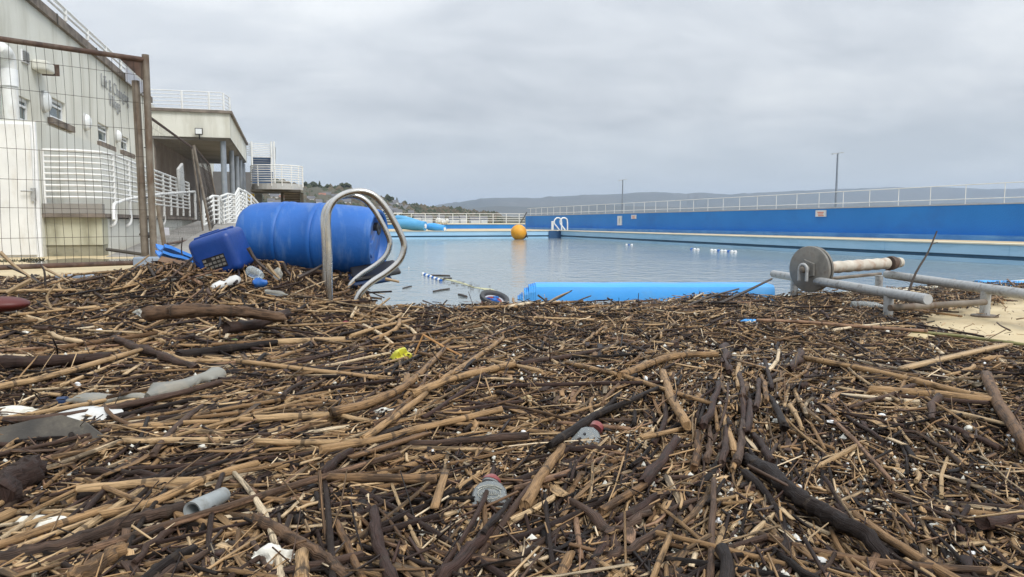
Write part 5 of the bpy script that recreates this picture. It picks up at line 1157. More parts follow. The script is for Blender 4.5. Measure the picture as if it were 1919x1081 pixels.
# ---- sticks placed by hand: each where the photograph shows it
def stick(pts, rpx, rn, name, cat, label, group=None, rn2=.5, zoff=.009, bury=(0, 0), K=12, wig=.25, taper=.9, aspect=1.0, node=.03, zs=None, n=4, endscale=None):
    g_ = []; 
    for i, (a, b) in enumerate(pts):
        z = .066; p = Zp(a, b, z)
        for _ in range(3): z = float(hf(p.x, p.y))+.006; p = Zp(a, b, z)
        g_.append(p)
    rw = rpx/FPX*sum((p-Vector((0, 0, CAM_H))).length for p in g_)/len(g_)
    ztop = max(p.z for p in g_)
    for i, p in enumerate(g_): 
        zt = (p.z*.4+ztop*.6)+zoff+rw*.6 if zs is None else zs[i]; g_[i] = Zp(pts[i][0], pts[i][1], zt)
    g_[0].z -= bury[0]*rw; g_[-1].z -= bury[1]*rw
    path = smooth_path(g_, n) if len(g_) > 2 else [g_[0].lerp(g_[1], i/7) for i in range(8)]
    rg2 = random.Random(int(pts[0][0]*7+pts[0][1])); S = len(path)-1; c = sum(path, Vector())/len(path)
    vs = []; Ls = [0]
    for i in range(S): Ls.append(Ls[-1]+(path[i+1]-path[i]).length)
    for i, p in enumerate(path):
        t_ = (path[min(i+1, S)]-path[max(i-1, 0)]).normalized(); a = t_.cross(Vector((0, 0, 1))); 
        if a.length < .05: a = t_.cross(Vector((0, 1, 0)))
        a.normalize(); u = a.cross(t_).normalized()
        r_ = rw*(1-(1-taper)*i/S)*(1+node*rg2.gauss(0, 1))*(1+(3.5*node if rg2.random() < .12 else 0)); p = p+a*(rg2.gauss(0, wig)*rw*.5 if 0 < i < S else 0)
        for j in range(K):
            q = 2*math.pi*(j+.5)/K; rj = r_*(1+((.10 if node > .04 else .05)*rg2.gauss(0, 1) if K > 6 else 0)); je = (rg2.uniform(-.3, 1.1)*rw*(1 if rpx < 13 else .3)*(-1 if i == 0 else 1)) if i in (0, S) else 0; vs.append(tuple(p+t_*je+rj*(math.cos(q)*a+aspect*math.sin(q)*u)-c))
    # end rings inset: a broken, lighter end
    V = np.array(vs)[None]; s = np.array(Ls)
    F = np.array([(i*K+j, i*K+(j+1) % K, (i+1)*K+(j+1) % K, (i+1)*K+j) for i in range(S) for j in range(K)])
    u = np.repeat(s, K)+rn*37+rn2*11; v = np.tile(np.minimum(np.arange(K), K-np.arange(K))/K*(6.28*rw/2)*2, S+1)+rn2*5
    me = join_mesh(name, V, F, np.stack([u, v], -1)[None], np.array([rn]), np.array([rn2]), K, S, M['wood'], smooth=aspect == 1.0)
    o = bpy.data.objects.new(name, me); COL.objects.link(o); o.location = c; tag(o, label, cat, group); return o
GR = 'washed up reed stalks'; GB = 'washed up branches'
def reed(p, r_, rn, lab, **k): used.add(lab); return stick(p, r_, rn, 'reed_stalk', 'reed', lab, GR, **k)
def branch(p, r_, rn, lab, **k): used.add(lab); k = {**dict(wig=1.0, taper=.75, node=.07, rn2=.6), **k}; return stick(p, r_, rn, 'branch', 'branch', lab, GB, **k)
def log(p, r_, rn, lab, **k): used.add(lab); k = {**dict(wig=.35, taper=.88, node=.05, K=18, rn2=.55, n=8), **k}; return stick(p, r_, rn, 'driftwood_log', 'log', lab, 'driftwood logs', **k)
def plank(p, r_, rn, lab, **k): used.add(lab); k = {**dict(K=4, aspect=.3, wig=0, node=.01, taper=.97, rn2=.05), **k}; return stick(p, r_, rn, 'driftwood_plank', 'plank', lab, 'driftwood planks', **k)
reed([(215, 802), (300, 795), (390, 790), (470, 786)], 4.6, .72, 'long tan reed with dark node running right from the flat dark stone')
reed([(235, 826), (415, 824)], 5.2, .80, 'straw reed lying level below the flat dark stone tip')
reed([(10, 788), (130, 778), (300, 745), (412, 716)], 5.2, .36, 'long reddish brown stalk lying across the crushed blue capped bottle', rn2=.2)
reed([(-20, 728), (90, 706), (180, 680), (262, 656)], 4.6, .74, 'long tan reed rising to the right above the crushed blue capped bottle')
reed([(115, 722), (255, 666)], 2.8, .8, 'thin straw reed just above the blue capped bottle')
reed([(192, 964), (290, 940), (390, 895), (480, 868)], 6.3, .70, 'thick tan reed rising right above the grey pipe piece')
log([(-20, 1052), (120, 1022), (250, 975), (345, 950)], 11, .40, 'long grey log with pale worn flank by the grey pipe', rn2=.75)
reed([(152, 917), (270, 905), (392, 900)], 7, .76, 'split straw reed lying level above the thick tan reed')
reed([(-20, 1028), (60, 1000), (200, 952)], 7, .66, 'stout tan reed rising right beside the white foam slab')
reed([(-20, 1045), (170, 975)], 4, .8, 'straw reed parallel to the stout tan reed by the foam slab')
log([(-8, 935), (25, 905), (62, 880)], 22, .22, 'stubby dark brown log cut off at the picture edge', taper=.95)
log([(130, 1092), (180, 1060), (226, 1030)], 14, .60, 'tan weathered log end at the bottom edge, left of the foam lump', rn2=.7)
branch([(275, 1090), (362, 1028)], 9, .05, 'black stick at the bottom edge left of the foam lump')
log([(280, 585), (350, 582), (440, 583), (525, 590)], 11, .47, 'mossy grey log before the drum on the drift', rn2=.62, taper=.72, bury=(.2, .3), zoff=.006)
branch([(340, 665), (420, 655), (512, 643)], 7.5, .08, 'black branch lying right of the green leafy scrap')
branch([(214, 634), (260, 652), (310, 668), (366, 690)], 6.5, .33, 'grey knobbly branch slanting down toward the right', zoff=.012)
log([(-20, 680), (90, 677), (200, 670)], 9.5, .24, 'dark brown log lying level at the picture edge', rn2=.5)
branch([(430, 614), (480, 607), (536, 588)], 9, .26, 'dark purplish branch with rounded end below the ladder', wig=.4, zoff=.02)
reed([(517, 641), (645, 636)], 5.6, .78, 'straw reed lying level below the purplish branch')
branch([(630, 630), (697, 612)], 3.6, .06, 'thin black stick above the yellow bottle base')
reed([(625, 772), (700, 752), (770, 715), (832, 655)], 7, .62, 'long curved tan cane sweeping up right from the centre', taper=.8, rn2=.6)
reed([(777, 737), (860, 706), (962, 683)], 6.4, .70, 'tan cane with dark nodes crossing right of the yellow bottle base')
reed([(827, 712), (885, 675), (942, 634)], 4.6, .68, 'tan cane rising steeply right of the yellow bottle base')
reed([(682, 822), (735, 785), (797, 738)], 6.2, .70, 'tan cane slanting up below the curved tan cane')
reed([(605, 842), (700, 825), (812, 797), (937, 768)], 6.4, .68, 'very long tan cane across the picture centre, node in its middle')
reed([(482, 784), (630, 777)], 6.6, .76, 'stout straw cane lying level left of centre')
reed([(630, 777), (695, 790)], 4.4, .78, 'short straw cane slanting down from the stout straw cane')
reed([(480, 827), (580, 829), (680, 827)], 5.4, .76, 'straw cane lying level below the stout straw cane')
plank([(660, 856), (800, 812)], 10, .55, 'weathered brown split plank below the very long tan cane')
branch([(608, 886), (630, 862), (656, 846)], 8, .24, 'short dark purplish branch bent upward left of the split plank', wig=.3)
reed([(600, 894), (700, 896), (812, 898)], 8, .58, 'stout grey tan cane lying level below the bent purplish branch', rn2=.75)
plank([(814, 952), (835, 884)], 10, .66, 'flat tan strip of wood pointing at the clear bottle')
log([(484, 974), (540, 1005), (600, 1042), (655, 1090)], 12, .48, 'peeling brown log slanting down right beside the foam lump', rn2=.65, taper=.85)
branch([(701, 958), (704, 1000), (716, 1040), (738, 1092)], 10.5, .27, 'curved purplish brown branch pointing at the camera', wig=.3, taper=.9, rn2=.45)
branch([(825, 1088), (870, 1040), (905, 1005), (928, 970)], 11, .28, 'thick purplish branch rising to the clear bottle base', wig=.35, taper=.8, rn2=.5)
branch([(905, 1000), (955, 938)], 5, .10, 'black stick lying over the corner of the clear bottle', zoff=.02)
reed([(568, 1090), (566, 1042)], 12, .72, 'stout tan cane end at the bottom edge right of the foam lump')
reed([(630, 980), (650, 1020), (682, 1090)], 7, .55, 'hollow grey tan cane pointing at the camera')
reed([(958, 976), (1000, 955), (1040, 930)], 5.6, .84, 'pale yellow cane right of the clear bottle')
reed([(985, 944), (1015, 890), (1052, 838)], 9.5, .63, 'stout tan cane with two dark nodes pointing away from the camera')
branch([(1205, 905), (1240, 865), (1268, 824)], 9.5, .30, 'stout purplish stick with pale end right of the small clear bottle', wig=.3)
reed([(1128, 957), (1205, 910)], 7.5, .56, 'grey tan cane below the stout purplish stick', rn2=.6)
branch([(1158, 977), (1190, 958), (1228, 930)], 7.5, .27, 'forked dark branch under the grey tan cane')
branch([(1135, 1002), (1170, 985), (1216, 962)], 7.5, .42, 'brown curved stick with charred end', rn2=.6)
branch([(1138, 1042), (1190, 1025), (1238, 988)], 8, .40, 'knobbly peeling brown branch near the bottom edge')
reed([(1104, 1042), (1168, 1082)], 5.5, .72, 'tan cane falling to the right at the bottom edge')
reed([(1046, 1090), (1068, 1040)], 9, .62, 'short stout brown cane at the bottom edge, right of centre')
reed([(1330, 1095), (1334, 1000), (1338, 900)], 6, .44, 'long straight brown stick pointing straight away from the camera')
reed([(1420, 600), (1500, 603), (1600, 611), (1735, 620)], 3.0, .985, 'long reddish stalk lying below the reel frame')
M['greencane'] = material('green_cane_skin', (.16, .15, .05), (.24, .22, .08), 20, .4)
o = reed([(1712, 622), (1800, 630), (1935, 648)], 2.9, .7, 'green bamboo cane along the edge of the bare sandy deck'); o.data.materials[0] = M['greencane']
plank([(1693, 690), (1790, 667), (1888, 645)], 9, .80, 'flat orange tan plank pointing at the bare deck', zoff=.01)
reed([(1512, 671), (1590, 686), (1680, 705), (1865, 750)], 5, .70, 'very long tan cane falling to the right below the reel')
reed([(1632, 731), (1735, 738), (1862, 752)], 7.2, .68, 'stout tan cane with dark nodes near the right edge')
reed([(1849, 703), (1872, 755), (1935, 850)], 8.5, .52, 'stout grey cane with node falling toward the right edge')
log([(1402, 848), (1440, 886), (1500, 935), (1565, 972), (1630, 1010), (1700, 1058)], 14.5, .13, 'thick dark wet log curving down to the right', taper=.72, rn2=.3, bury=(1.2, 2.6))
reed([(1425, 1003), (1535, 1035), (1660, 1056), (1845, 1069)], 6.4, .50, 'long brown cane with dark nodes below the thick dark log', rn2=.5)
branch([(1062, 680), (1150, 700), (1240, 728), (1332, 756)], 4.6, .68, 'long tan stick falling to the right above the small clear bottle', wig=.4)
reed([(1163, 703), (1260, 668), (1345, 664)], 6.2, .64, 'bent tan and grey cane in the middle distance', rn2=.6)
branch([(975, 682), (1085, 664), (1150, 647)], 4, .33, 'slender purplish branch rising to the right in the middle distance', wig=.5)
branch([(1030, 835), (1115, 780), (1232, 728)], 6.3, .07, 'long black branch rising right above the small clear bottle', wig=.4)
reed([(1243, 698), (1256, 740), (1287, 795)], 7.5, .68, 'tan cane standing out from the black branch end toward the camera')
branch([(1318, 798), (1335, 758), (1346, 718)], 6.3, .30, 'grey purple stick pointing away, left of the upright row')
branch([(1361, 648), (1358, 672), (1366, 697)], 6.5, .32, 'short grey stick pointing away at the top of the upright row')
for i, (x0, y0, x1, y1, r_, c_) in enumerate([(1398, 810, 1405, 752, 6, .30), (1416, 765, 1422, 712, 5, .33), (1436, 752, 1428, 705, 4.5, .60), (1380, 868, 1392, 790, 7, .42), (1352, 868, 1362, 800, 6, .33), (1324, 862, 1330, 800, 5.5, .45), (1445, 865, 1412, 815, 7, .24), (1470, 800, 1440, 742, 6, .10), (1300, 875, 1308, 812, 6.5, .52), (1372, 880, 1376, 828, 5, .66), (1392, 745, 1385, 700, 5, .36), (1500, 660, 1478, 690, 6, .35)]):
    branch([(x0, y0), ((x0+x1)/2+3, (y0+y1)/2), (x1, y1)], r_, c_, ['grey purple stick first in the upright row', 'slim grey stick high in the upright row', 'thin tan stick high in the upright row', 'brown stick in the middle of the upright row', 'dark stick in the left half of the upright row', 'brown stick left of the upright row', 'dark stick leaning left at the foot of the upright row', 'black stick right of the upright row', 'hollow tan stick at the left end of the upright row', 'slim tan stick at the foot of the upright row', 'short grey stick at the top centre of the upright row', 'grey stick leaning over beyond the upright row'][i], wig=.4)
# twigs that stand up against the water
def upright(pts, rpx, rn, lab, D):
    P = [Yp(a, b, D) for a, b in pts]; o = stick([pts[0], pts[-1]], rpx, rn, 'twig', 'twig', lab, 'upright twigs')
    bpy.data.objects.remove(o)
    rw = rpx/FPX*P[0].length; c = P[0]; mb = MB(); path = smooth_path(P, 3) if len(P) > 2 else P
    mb.tube([p for p in path], [rw*(1-.5*i/len(path)) for i in range(len(path))], 6); o = mb.build('twig', M['twigdark' if rn < .4 else 'twigtan'], origin=tuple(c), smooth=True); tag(o, lab, 'twig', 'upright twigs'); return o
M['twigorange'] = material('orange_twig', (.33, .16, .05), (.42, .22, .08), 60, .6)
uw = upright([(1698, 560), (1716, 512), (1738, 475), (1756, 433)], 2.2, .2, 'tall dark twig standing up behind the reel frame', 2.55)
part('side_twig', M['twigdark'], uw, lambda m: m.tube([Yp(1744, 458, 2.55), Yp(1757, 454, 2.55)], .0018, 5)).location = (0, 0, 0)
o = upright([(767, 705), (775, 670), (793, 627)], 2.6, .7, 'bent orange twig arching beside the yellow bottle base', 1.95); o.data.materials[0] = M['twigorange']
part('side_twig', M['twigorange'], o, lambda m: m.tube([Yp(793, 627, 1.95), Yp(835, 652, 1.9), Yp(878, 673, 1.85)], .0028, 6))
D_ = 2.9
for pts, r_, c_, lab in [([(705, 578), (718, 568), (731, 558)], 2.6, .7, 'tan stick end poking over the water right of the ladder'), ([(810, 590), (825, 576), (838, 562)], 2.2, .1, 'black twig poking over the water before the lane floats'), ([(792, 563), (808, 569), (822, 575)], 1.6, .1, 'thin black twig slanting down before the lane floats'), ([(1010, 572), (1040, 562), (1072, 544)], 2.2, .1, 'long dark twig over the left end of the blue mat'), ([(1008, 553), (1020, 562), (1028, 572)], 2.0, .1, 'short dark twig crossing beside the long dark twig'), ([(1062, 578), (1085, 563), (1108, 554)], 2.0, .15, 'dark twig over the blue mat left of centre'), ([(1138, 558), (1150, 566), (1158, 572)], 1.8, .1, 'tiny black twig over the middle of the blue mat'), ([(1022, 570), (1045, 556), (1068, 546)], 1.8, .7, 'tan twig beside the long dark twig on the blue mat'),
                        ([(770, 600), (780, 585), (790, 572)], 1.7, .7, 'small tan twig at the pool edge before the lane floats'), ([(1290, 572), (1330, 556), (1385, 541)], 2.6, .2, 'brown stick rising right over the blue mat end'), ([(1340, 572), (1400, 545), (1447, 522)], 3.2, .28, 'brown cane leaning up to the reel frame end')]:
    upright(pts, r_, c_, lab, D_)
for pts, r_, c_, lab, D in [([(0, 472), (30, 500), (70, 528)], 3, .7, 'long tan cane leaning before the mesh fence', 3.3), ([(14, 498), (45, 512), (75, 530)], 2.6, .2, 'dark cane leaning under the long tan cane', 3.3), ([(78, 500), (105, 514), (130, 527)], 2.6, .7, 'tan stick leaning before the puddle', 3.6), ([(14, 548), (58, 524)], 4.4, .7, 'stout tan stick end beside the dark red plastic', 3.0), ([(345, 488), (340, 470), (342, 445)], 1.6, .1, 'thin black twig curling up left of the canister', 4.2), ([(300, 505), (322, 490), (345, 486)], 2.2, .1, 'dark forked twig left of the canister', 4.2),
                        ([(465, 464), (480, 488), (512, 516)], 4.0, .3, 'brown stick leaning on the drum', 3.3), ([(500, 495), (512, 510), (524, 522)], 3.8, .72, 'tan cane end before the drum', 3.1), ([(530, 492), (536, 506), (545, 516)], 4, .3, 'dark stub standing before the drum', 3.15), ([(560, 520), (585, 508), (604, 497)], 4.5, .2, 'dark curved stick beside the drum and ladder', 3.2), ([(722, 522), (748, 528)], 3.2, .66, 'tan stick end jutting over the water under the ladder bend', 3.1), ([(85, 535), (83, 508), (76, 495)], 2.0, .2, 'thin dark twig standing left of the puddle', 3.4), ([(95, 577), (88, 556), (105, 532)], 2.4, .68, 'forked pale twig standing right of the dark red plastic', 2.7), ([(215, 560), (228, 520), (280, 478)], 2.4, .66, 'tan cane leaning against the fence foot', 3.9)]:
    upright(pts, r_, c_, lab, D)
# ================================================================== rubbish in the drift
def onz(px, py, dz=0.0):
    p = Zp(px, py, .065)
    for _ in range(3): p = Zp(px, py, float(hf(p.x, p.y))+dz)
    return p
def lump(px, py, wpx, hpx, mat, name, cat, label, group=None, seed=1, flat=.55, sub=2, rough=.25, dz=.006, yaw=0.0, D=None):
    p = onz(px, py, dz) if D is None else Yp(px, py, D); d = (p-Vector((0, 0, CAM_H))).length; a = wpx/FPX*d/2; c = hpx/FPX*d/2
    bm = bmesh.new(); bmesh.ops.create_icosphere(bm, subdivisions=sub, radius=1)
    for v in bm.verts:
        n_ = 1+rough*mnoise.noise(v.co*1.6+Vector((seed*3.1, seed, 0)))+rough*.5*mnoise.noise(v.co*4+Vector((seed, 0, 2)))
        co_ = v.co*n_; v.co = Vector((co_.x*a, co_.y*a*flat, co_.z*c))
    me = bpy.data.meshes.new(name); bm.to_mesh(me); bm.free(); me.materials.append(M[mat] if isinstance(mat, str) else mat)
    me.polygons.foreach_set('use_smooth', [sub > 1]*len(me.polygons)); me.set_sharp_from_angle(angle=R(50)) if rough > .2 else None
    o = bpy.data.objects.new(name, me); COL.objects.link(o); o.location = p; o.rotation_euler = (0, 0, -YAW+yaw); tag(o, label, cat, group); return o
def bottle(name, label, pa, pb, prof, mat, crush=.15, cap=None, capmat='drum', flat=.75, seed=1, K=20, extra=None, cat='bottle'):
    """lathe along pa-pb; prof in fractions (axial, radius/length)"""
    d = pb-pa; L = d.length; q = d.to_track_quat('X', 'Z').to_matrix().to_4x4(); mt = Matrix.Translation(pa) @ q
    root = empty(name, pa, label, cat)
    mb = MB(); mb.lathe([(a*L, r*L) for a, r in prof], Matrix.Diagonal((1, 1, flat, 1)), K)
    def dent(v):
        v = Vector(v); w1 = Vector((mnoise.noise(v*28+Vector((seed, 0, 0))), mnoise.noise(v*22+Vector((0, seed, 5))), mnoise.noise(v*25+Vector((9, 0, seed)))))
        return tuple(mt @ (v+w1*(crush*L*.12)+Vector((0, 0, mnoise.noise(v*75+Vector((seed, 3, 0)))*crush*L*.05))))
    mb.v = [dent(v) for v in mb.v]
    mb.build('body', M[mat], root, smooth=True)
    if cap:
        a0, a1, r_ = cap; part('cap', M[capmat], root, lambda m: m.lathe([(a0*L, r_*L*.95), (a0*L+.0005, r_*L), (a1*L-.0005, r_*L), (a1*L, r_*L*.9)], mt, 16), smooth=True)
    return root, mt, L
def P(px, py, dz=.012): return onz(px, py, dz)
PB = [(0, .03), (.02, .035), (.10, .04), (.25, .115), (.45, .13), (.7, .125), (.92, .125), (.985, .11), (1, .07)]
bottle('plastic_bottle', 'long crushed yellowed bottle with blue cap lying on the drift', P(118, 752, .016), P(272, 742, .016), [(0, .04), (.09, .05), (.14, .075), (.28, .12), (.42, .115), (.6, .075), (.78, .05), (.93, .05), (1, .035)], 'cloudy', .3, (-.06, .05, .062), 'navy', .7, 3)
bottle('plastic_bottle', 'crushed clear bottle lying right of the blue capped bottle', P(278, 745, .016), P(414, 698, .02), [(0, .05), (.05, .07), (.15, .15), (.35, .16), (.5, .10), (.65, .065), (.8, .08), (.92, .11), (1, .07)], 'cloudy', .35, None, 'navy', .7, 8)
# yellow bottle base facing the camera
yb = P(755, 668, .02); root = empty('plastic_bottle', yb, 'yellow bottle standing half buried with its ribbed base showing', 'bottle')
ym = Matrix.Translation(yb) @ Matrix.Rotation(R(-72), 4, 'Z') @ Matrix.Rotation(R(-28), 4, 'Y')
ry = 18/FPX*yb.length; K = 30; vs = []; fs = []
prof = [(-.055, .8), (-.02, .98), (-.006, 1.0), (.002, .93), (.006, .75), (.002, .45), (-.003, .2), (-.004, .02)]
for i, (a, r_) in enumerate(prof):
    for j in range(K):
        t_ = 2*math.pi*j/K; lobe = (.006*math.cos(5*t_)*(1 if 2 <= i <= 5 else 0)); vs.append(ym @ Vector((a+lobe, r_*ry*math.cos(t_), r_*ry*math.sin(t_))))
mb = MB(); mb.add(vs, [(i*K+j, (i+1)*K+j, (i+1)*K+(j+1) % K, i*K+(j+1) % K) for i in range(len(prof)-1) for j in range(K)]); mb.build('base', M['yellow'], root, smooth=True)
part('shoulder', M['cloudy'], root, lambda m: m.lathe([(-.085, ry*.5), (-.056, ry*.79)], ym, 20, caps=False), smooth=True)
# embossed clear bottle, upright in the drift and leaning back
cb = P(917, 940, .012); cbm = Matrix.Translation(cb) @ Matrix.Rotation(-YAW*.9+R(-4), 4, 'Z') @ Matrix.Rotation(R(-52), 4, 'X')
k_ = cb.length/FPX
root = empty('detergent_bottle', cb, 'flat clear bottle with embossed oval badge and worn red cap', 'bottle')
def panel(m, outline, y0, y1, mt, inset=.88, bulge=.006):
    n = len(outline); vs = [mt @ Vector((a, y1, b)) for a, b in outline]+[mt @ Vector((a, y0+.004, b)) for a, b in outline]+[mt @ Vector((a*inset, y0, b*inset)) for a, b in outline]+[mt @ Vector((0, y0-bulge*.0, 0))]
    fs = [(i, (i+1) % n, (i+1) % n+n, i+n) for i in range(n)]+[(n+i, n+(i+1) % n, 2*n+(i+1) % n, 2*n+i) for i in range(n)]+[(2*n+i, 2*n+(i+1) % n, 3*n) for i in range(n)]+[tuple(range(n))[::-1]]
    m.add(vs, fs)
ol = [(-34, -34), (-36, -10), (-35, 12), (-32, 24), (-22, 36), (-8, 42), (8, 42), (22, 36), (32, 24), (35, 8), (35, -12), (33, -34), (20, -42), (0, -44), (-20, -42)]
ol = [(a*k_*.98, b*k_*1.02) for a, b in ol]
part('body', M['clear'], root, lambda m: panel(m, ol, -.008, .018, cbm), smooth=True)
U = lambda a, b, y=-.0095: cbm @ Vector((a*k_, y, b*k_))
# embossed badge: an oval band with a row of teeth and pseudo letters as they read in the photograph
rim = [U(22*math.cos(t_), 10+13*math.sin(t_)) for t_ in [2*math.pi*i/32 for i in range(33)]]
part('badge_rim', M['cloudy'], root, lambda m: m.tube(rim, .0007, 5), smooth=True)
part('banner', M['cloudy'], root, lambda m: m.tube([U(-22, -6), U(-10, -9.5), U(0, -10.5), U(10, -9.5), U(22, -6)], .0013, 5), smooth=True)
part('banner', M['cloudy'], root, lambda m: m.tube([U(-24, 20), U(-12, 26), U(0, 27.5), U(12, 26), U(24, 20)], .0011, 5), smooth=True)
for i in range(9):
    x_ = -16+4*i; part('embossed_mark', M['cloudy'], root, lambda m: m.tube([U(x_-1.2, 6+.03*x_*0), U(x_, 15-.012*x_*x_), U(x_+1.2, 6)], .0005, 4))
for j in range(2): part('ridge', M['cloudy'], root, lambda m: m.tube([U(-26, -19-6*j), U(26, -19-6*j)], .0009, 5))
part('neck', M['clear'], root, lambda m: m.tube([U(0, 42, .004), U(1, 48, .004)], .012, 16), smooth=True)
part('cap', M['red'], root, lambda m: m.tube([U(1, 46, .004), U(2, 51, .004), U(3, 58, .005)], [.013, .012, .0075], 16), smooth=True)
# small clear bottle further off
sb = P(1100, 822, .014); sbm = Matrix.Translation(sb) @ Matrix.Rotation(R(-28), 4, 'Z') @ Matrix.Rotation(R(-60), 4, 'X'); k_ = sb.length/FPX
root = empty('plastic_bottle', sb, 'small flat clear bottle with red cap, farther than the embossed one', 'bottle')
ol = [(-34, -20), (-30, -10), (-20, 8), (-14, 20), (-4, 25), (12, 24), (22, 14), (27, -2), (30, -20), (10, -25), (-16, -25)]; ol = [(a*k_, b*k_) for a, b in ol]
part('body', M['clear'], root, lambda m: panel(m, ol, -.008, .014, sbm), smooth=True)
U2 = lambda a, b, y=0: sbm @ Vector((a*k_, y, b*k_))
part('cap', M['red'], root, lambda m: m.tube([U2(14, 26, .0), U2(17, 36, .0)], .011, 14), smooth=True)
part('dimple', M['black'], root, lambda m: m.tube([U2(-4, 2, -.0085), U2(-4, 2, -.0095)], .0025, 8))
for j in range(10): part('base_ridge', M['whitepl'], root, lambda m: m.tube([U2(-26+5*j, -22, -.005), U2(-26+5*j, -16, -.0088)], .0006, 4))
# bottles by the drum and reel
bottle('plastic_bottle', 'clear bottle with pink label lying left of the canister foot', Yp(347, 532, 3.5), Yp(394, 516, 3.6), PB, 'cloudy', .2, (-.05, .02, .045), 'whitepl', .9, 5)
bottle('plastic_bottle', 'clear bottle lying next to the fence foot', Yp(298, 526, 3.55), Yp(348, 524, 3.6), PB, 'cloudy', .15, None, 'whitepl', .9, 6)
bottle('milk_bottle', 'crumpled white bottle lying before the canister', Yp(396, 540, 3.3), Yp(450, 522, 3.35), [(0, .08), (.1, .14), (.35, .17), (.5, .11), (.7, .2), (.9, .19), (1, .1)], 'cloth', .4, None, 'whitepl', .8, 12)
bottle('plastic_bottle', 'clear round bottle base right of the canister', Yp(490, 518, 3.35), Yp(466, 506, 3.4), [(0, .2), (.3, .3), (.8, .32), (.95, .28), (1, .1)], 'clear', .15, None, 'whitepl', 1, 14)
bottle('plastic_bottle', 'clear bottle lying under the near reel tube', P(1660, 574, .012), P(1594, 570, .012), PB, 'clear', .15, (-.04, .06, .04), 'red', .9, 15)
bottle('plastic_bottle', 'cloudy bottle lying near the foot of the ladder', Yp(540, 552, 3.2), Yp(498, 546, 3.25), PB, 'cloudy', .4, None, 'red', .8, 16)
lump(486, 530, 26, 17, 'drum', 'blue_scrap', 'plastic scrap', 'crumpled bright blue plastic scrap before the drum', seed=3, rough=.5, D=3.3)
lump(520, 513, 18, 22, 'cloudy', 'foam_cup', 'cup', 'pale dirty cup standing among sticks before the drum', seed=5, D=3.3)
# grey pipe piece (hollow)
pa, pb = P(364, 957, .026), P(420, 926, .024); d = (pb-pa).normalized(); mt = Matrix.Translation(pa) @ d.to_track_quat('X', 'Z').to_matrix().to_4x4(); rp_ = 18/FPX*pa.length; Lp = (pb-pa).length
pi_ = empty('pipe_piece', pa, 'short hollow grey plastic pipe piece lying on the drift', 'pipe'); 
part('tube_wall', M['pipe'], pi_, lambda m: m.lathe([(.02, rp_*.55), (.0, rp_*.68), (-.003, rp_*.78), (-.004, rp_*1.0), (.01, rp_*1.02), (Lp*.25, rp_*.98), (Lp*.6, rp_*.86), (Lp, rp_*.76), (Lp+.001, rp_*.5)], mt, 28, caps=False), smooth=True)
part('bore_shade', M['black'], pi_, lambda m: m.lathe([(.019, rp_*.56), (.02, 0)], mt, 20, caps=False))  # black disc closing the tube: shade inside the pipe painted as colour
lump(508, 1052, 72, 42, 'foam', 'foam_lump', 'foam lump', 'big knobbly white foam lump at the bottom edge', seed=21, rough=.55, sub=4, dz=.010, flat=.6, yaw=.4)
lump(75, 978, 92, 16, 'foam', 'foam_slab', 'foam piece', 'flat white foam slab left of the long grey log', 'white foam pieces', seed=23, rough=.3, sub=3, dz=.012)
# flat dark stone-like board
st_ = onz(90, 818, .012); k_ = st_.length/FPX
ol = [(-150, -18), (-110, 8), (-40, 26), (10, 34), (60, 22), (122, -10), (112, -22), (60, -20), (0, -26), (-80, -34)]
sm = Matrix.Translation(st_) @ Matrix.Rotation(-YAW, 4, 'Z') @ Matrix.Rotation(R(-48), 4, 'X')
M['slate'] = material('dark_weathered_board', (.028, .024, .019), (.065, .055, .042), 14, .55, bump=.0012, bscale=60, stain=(.15, .13, .095), stain_amt=.5, stain_scale=(22, 22, 22))
o = part('dark_board', M['slate'], None, lambda m: panel(m, [(a*k_*.9, b*k_*1.15) for a, b in ol], -.006, .012, sm, .96)); o.name = 'dark_board'; tag(o, 'large flat dark mottled board lying at the left edge', 'board')
lump(165, 783, 96, 26, 'cloth', 'white_sheet', 'plastic sheet', 'torn white plastic sheet behind the dark mottled board', seed=31, rough=.6, sub=3, dz=.012, flat=.7)
lump(22, 772, 80, 15, 'foam', 'foam_slab', 'foam piece', 'rough white foam strip at the left edge above the dark board', 'white foam pieces', seed=33, rough=.4, sub=3, dz=.01)
o = lump(436, 641, 32, 10, material('green_scrap', (.16, .25, .05), (.22, .32, .09), 20, .6), 'green_scrap', 'leaf scrap', 'light green leafy scrap in the left middle ground', seed=35, rough=.6)
lump(62, 664, 60, 12, material('orange_bark', (.36, .2, .09), (.46, .28, .13), 20, .7), 'bark_piece', 'bark piece', 'orange tan piece of bark above the dark level log', seed=37, rough=.5, flat=.5)
lump(1168, 883, 26, 12, 'whitepl', 'plastic_shard', 'plastic shard', 'flat white triangular plastic shard below the small clear bottle', seed=39, rough=.5, sub=1)
lump(1438, 686, 40, 11, 'cloth', 'plastic_shard', 'plastic shard', 'white scrap among the row of upright sticks', seed=40, rough=.4)
lump(1475, 1010, 52, 16, 'whitepl', 'foam_slab', 'foam piece', 'long white foam strip below the thick dark log', 'white foam pieces', seed=41, rough=.3, yaw=-.4)
lump(1525, 1060, 40, 26, 'cloth', 'torn_label', 'plastic sheet', 'torn white label at the bottom right below the thick dark log', seed=43, rough=.7, sub=3, flat=.9)
lump(1404, 602, 30, 9, 'slab', 'blue_scrap', 'plastic scrap', 'small light blue scrap in the middle distance', seed=45, rough=.4)
lump(1725, 632, 50, 13, material('sandy_clod', (.45, .36, .2), (.52, .42, .25), 30, .8), 'sand_clod', 'sand lump', 'sandy clod beside the green cane', seed=46, rough=.4)
lump(652, 606, 26, 9, 'red', 'red_scrap', 'plastic scrap', 'small pink scrap above the black thin stick', seed=48, rough=.4)
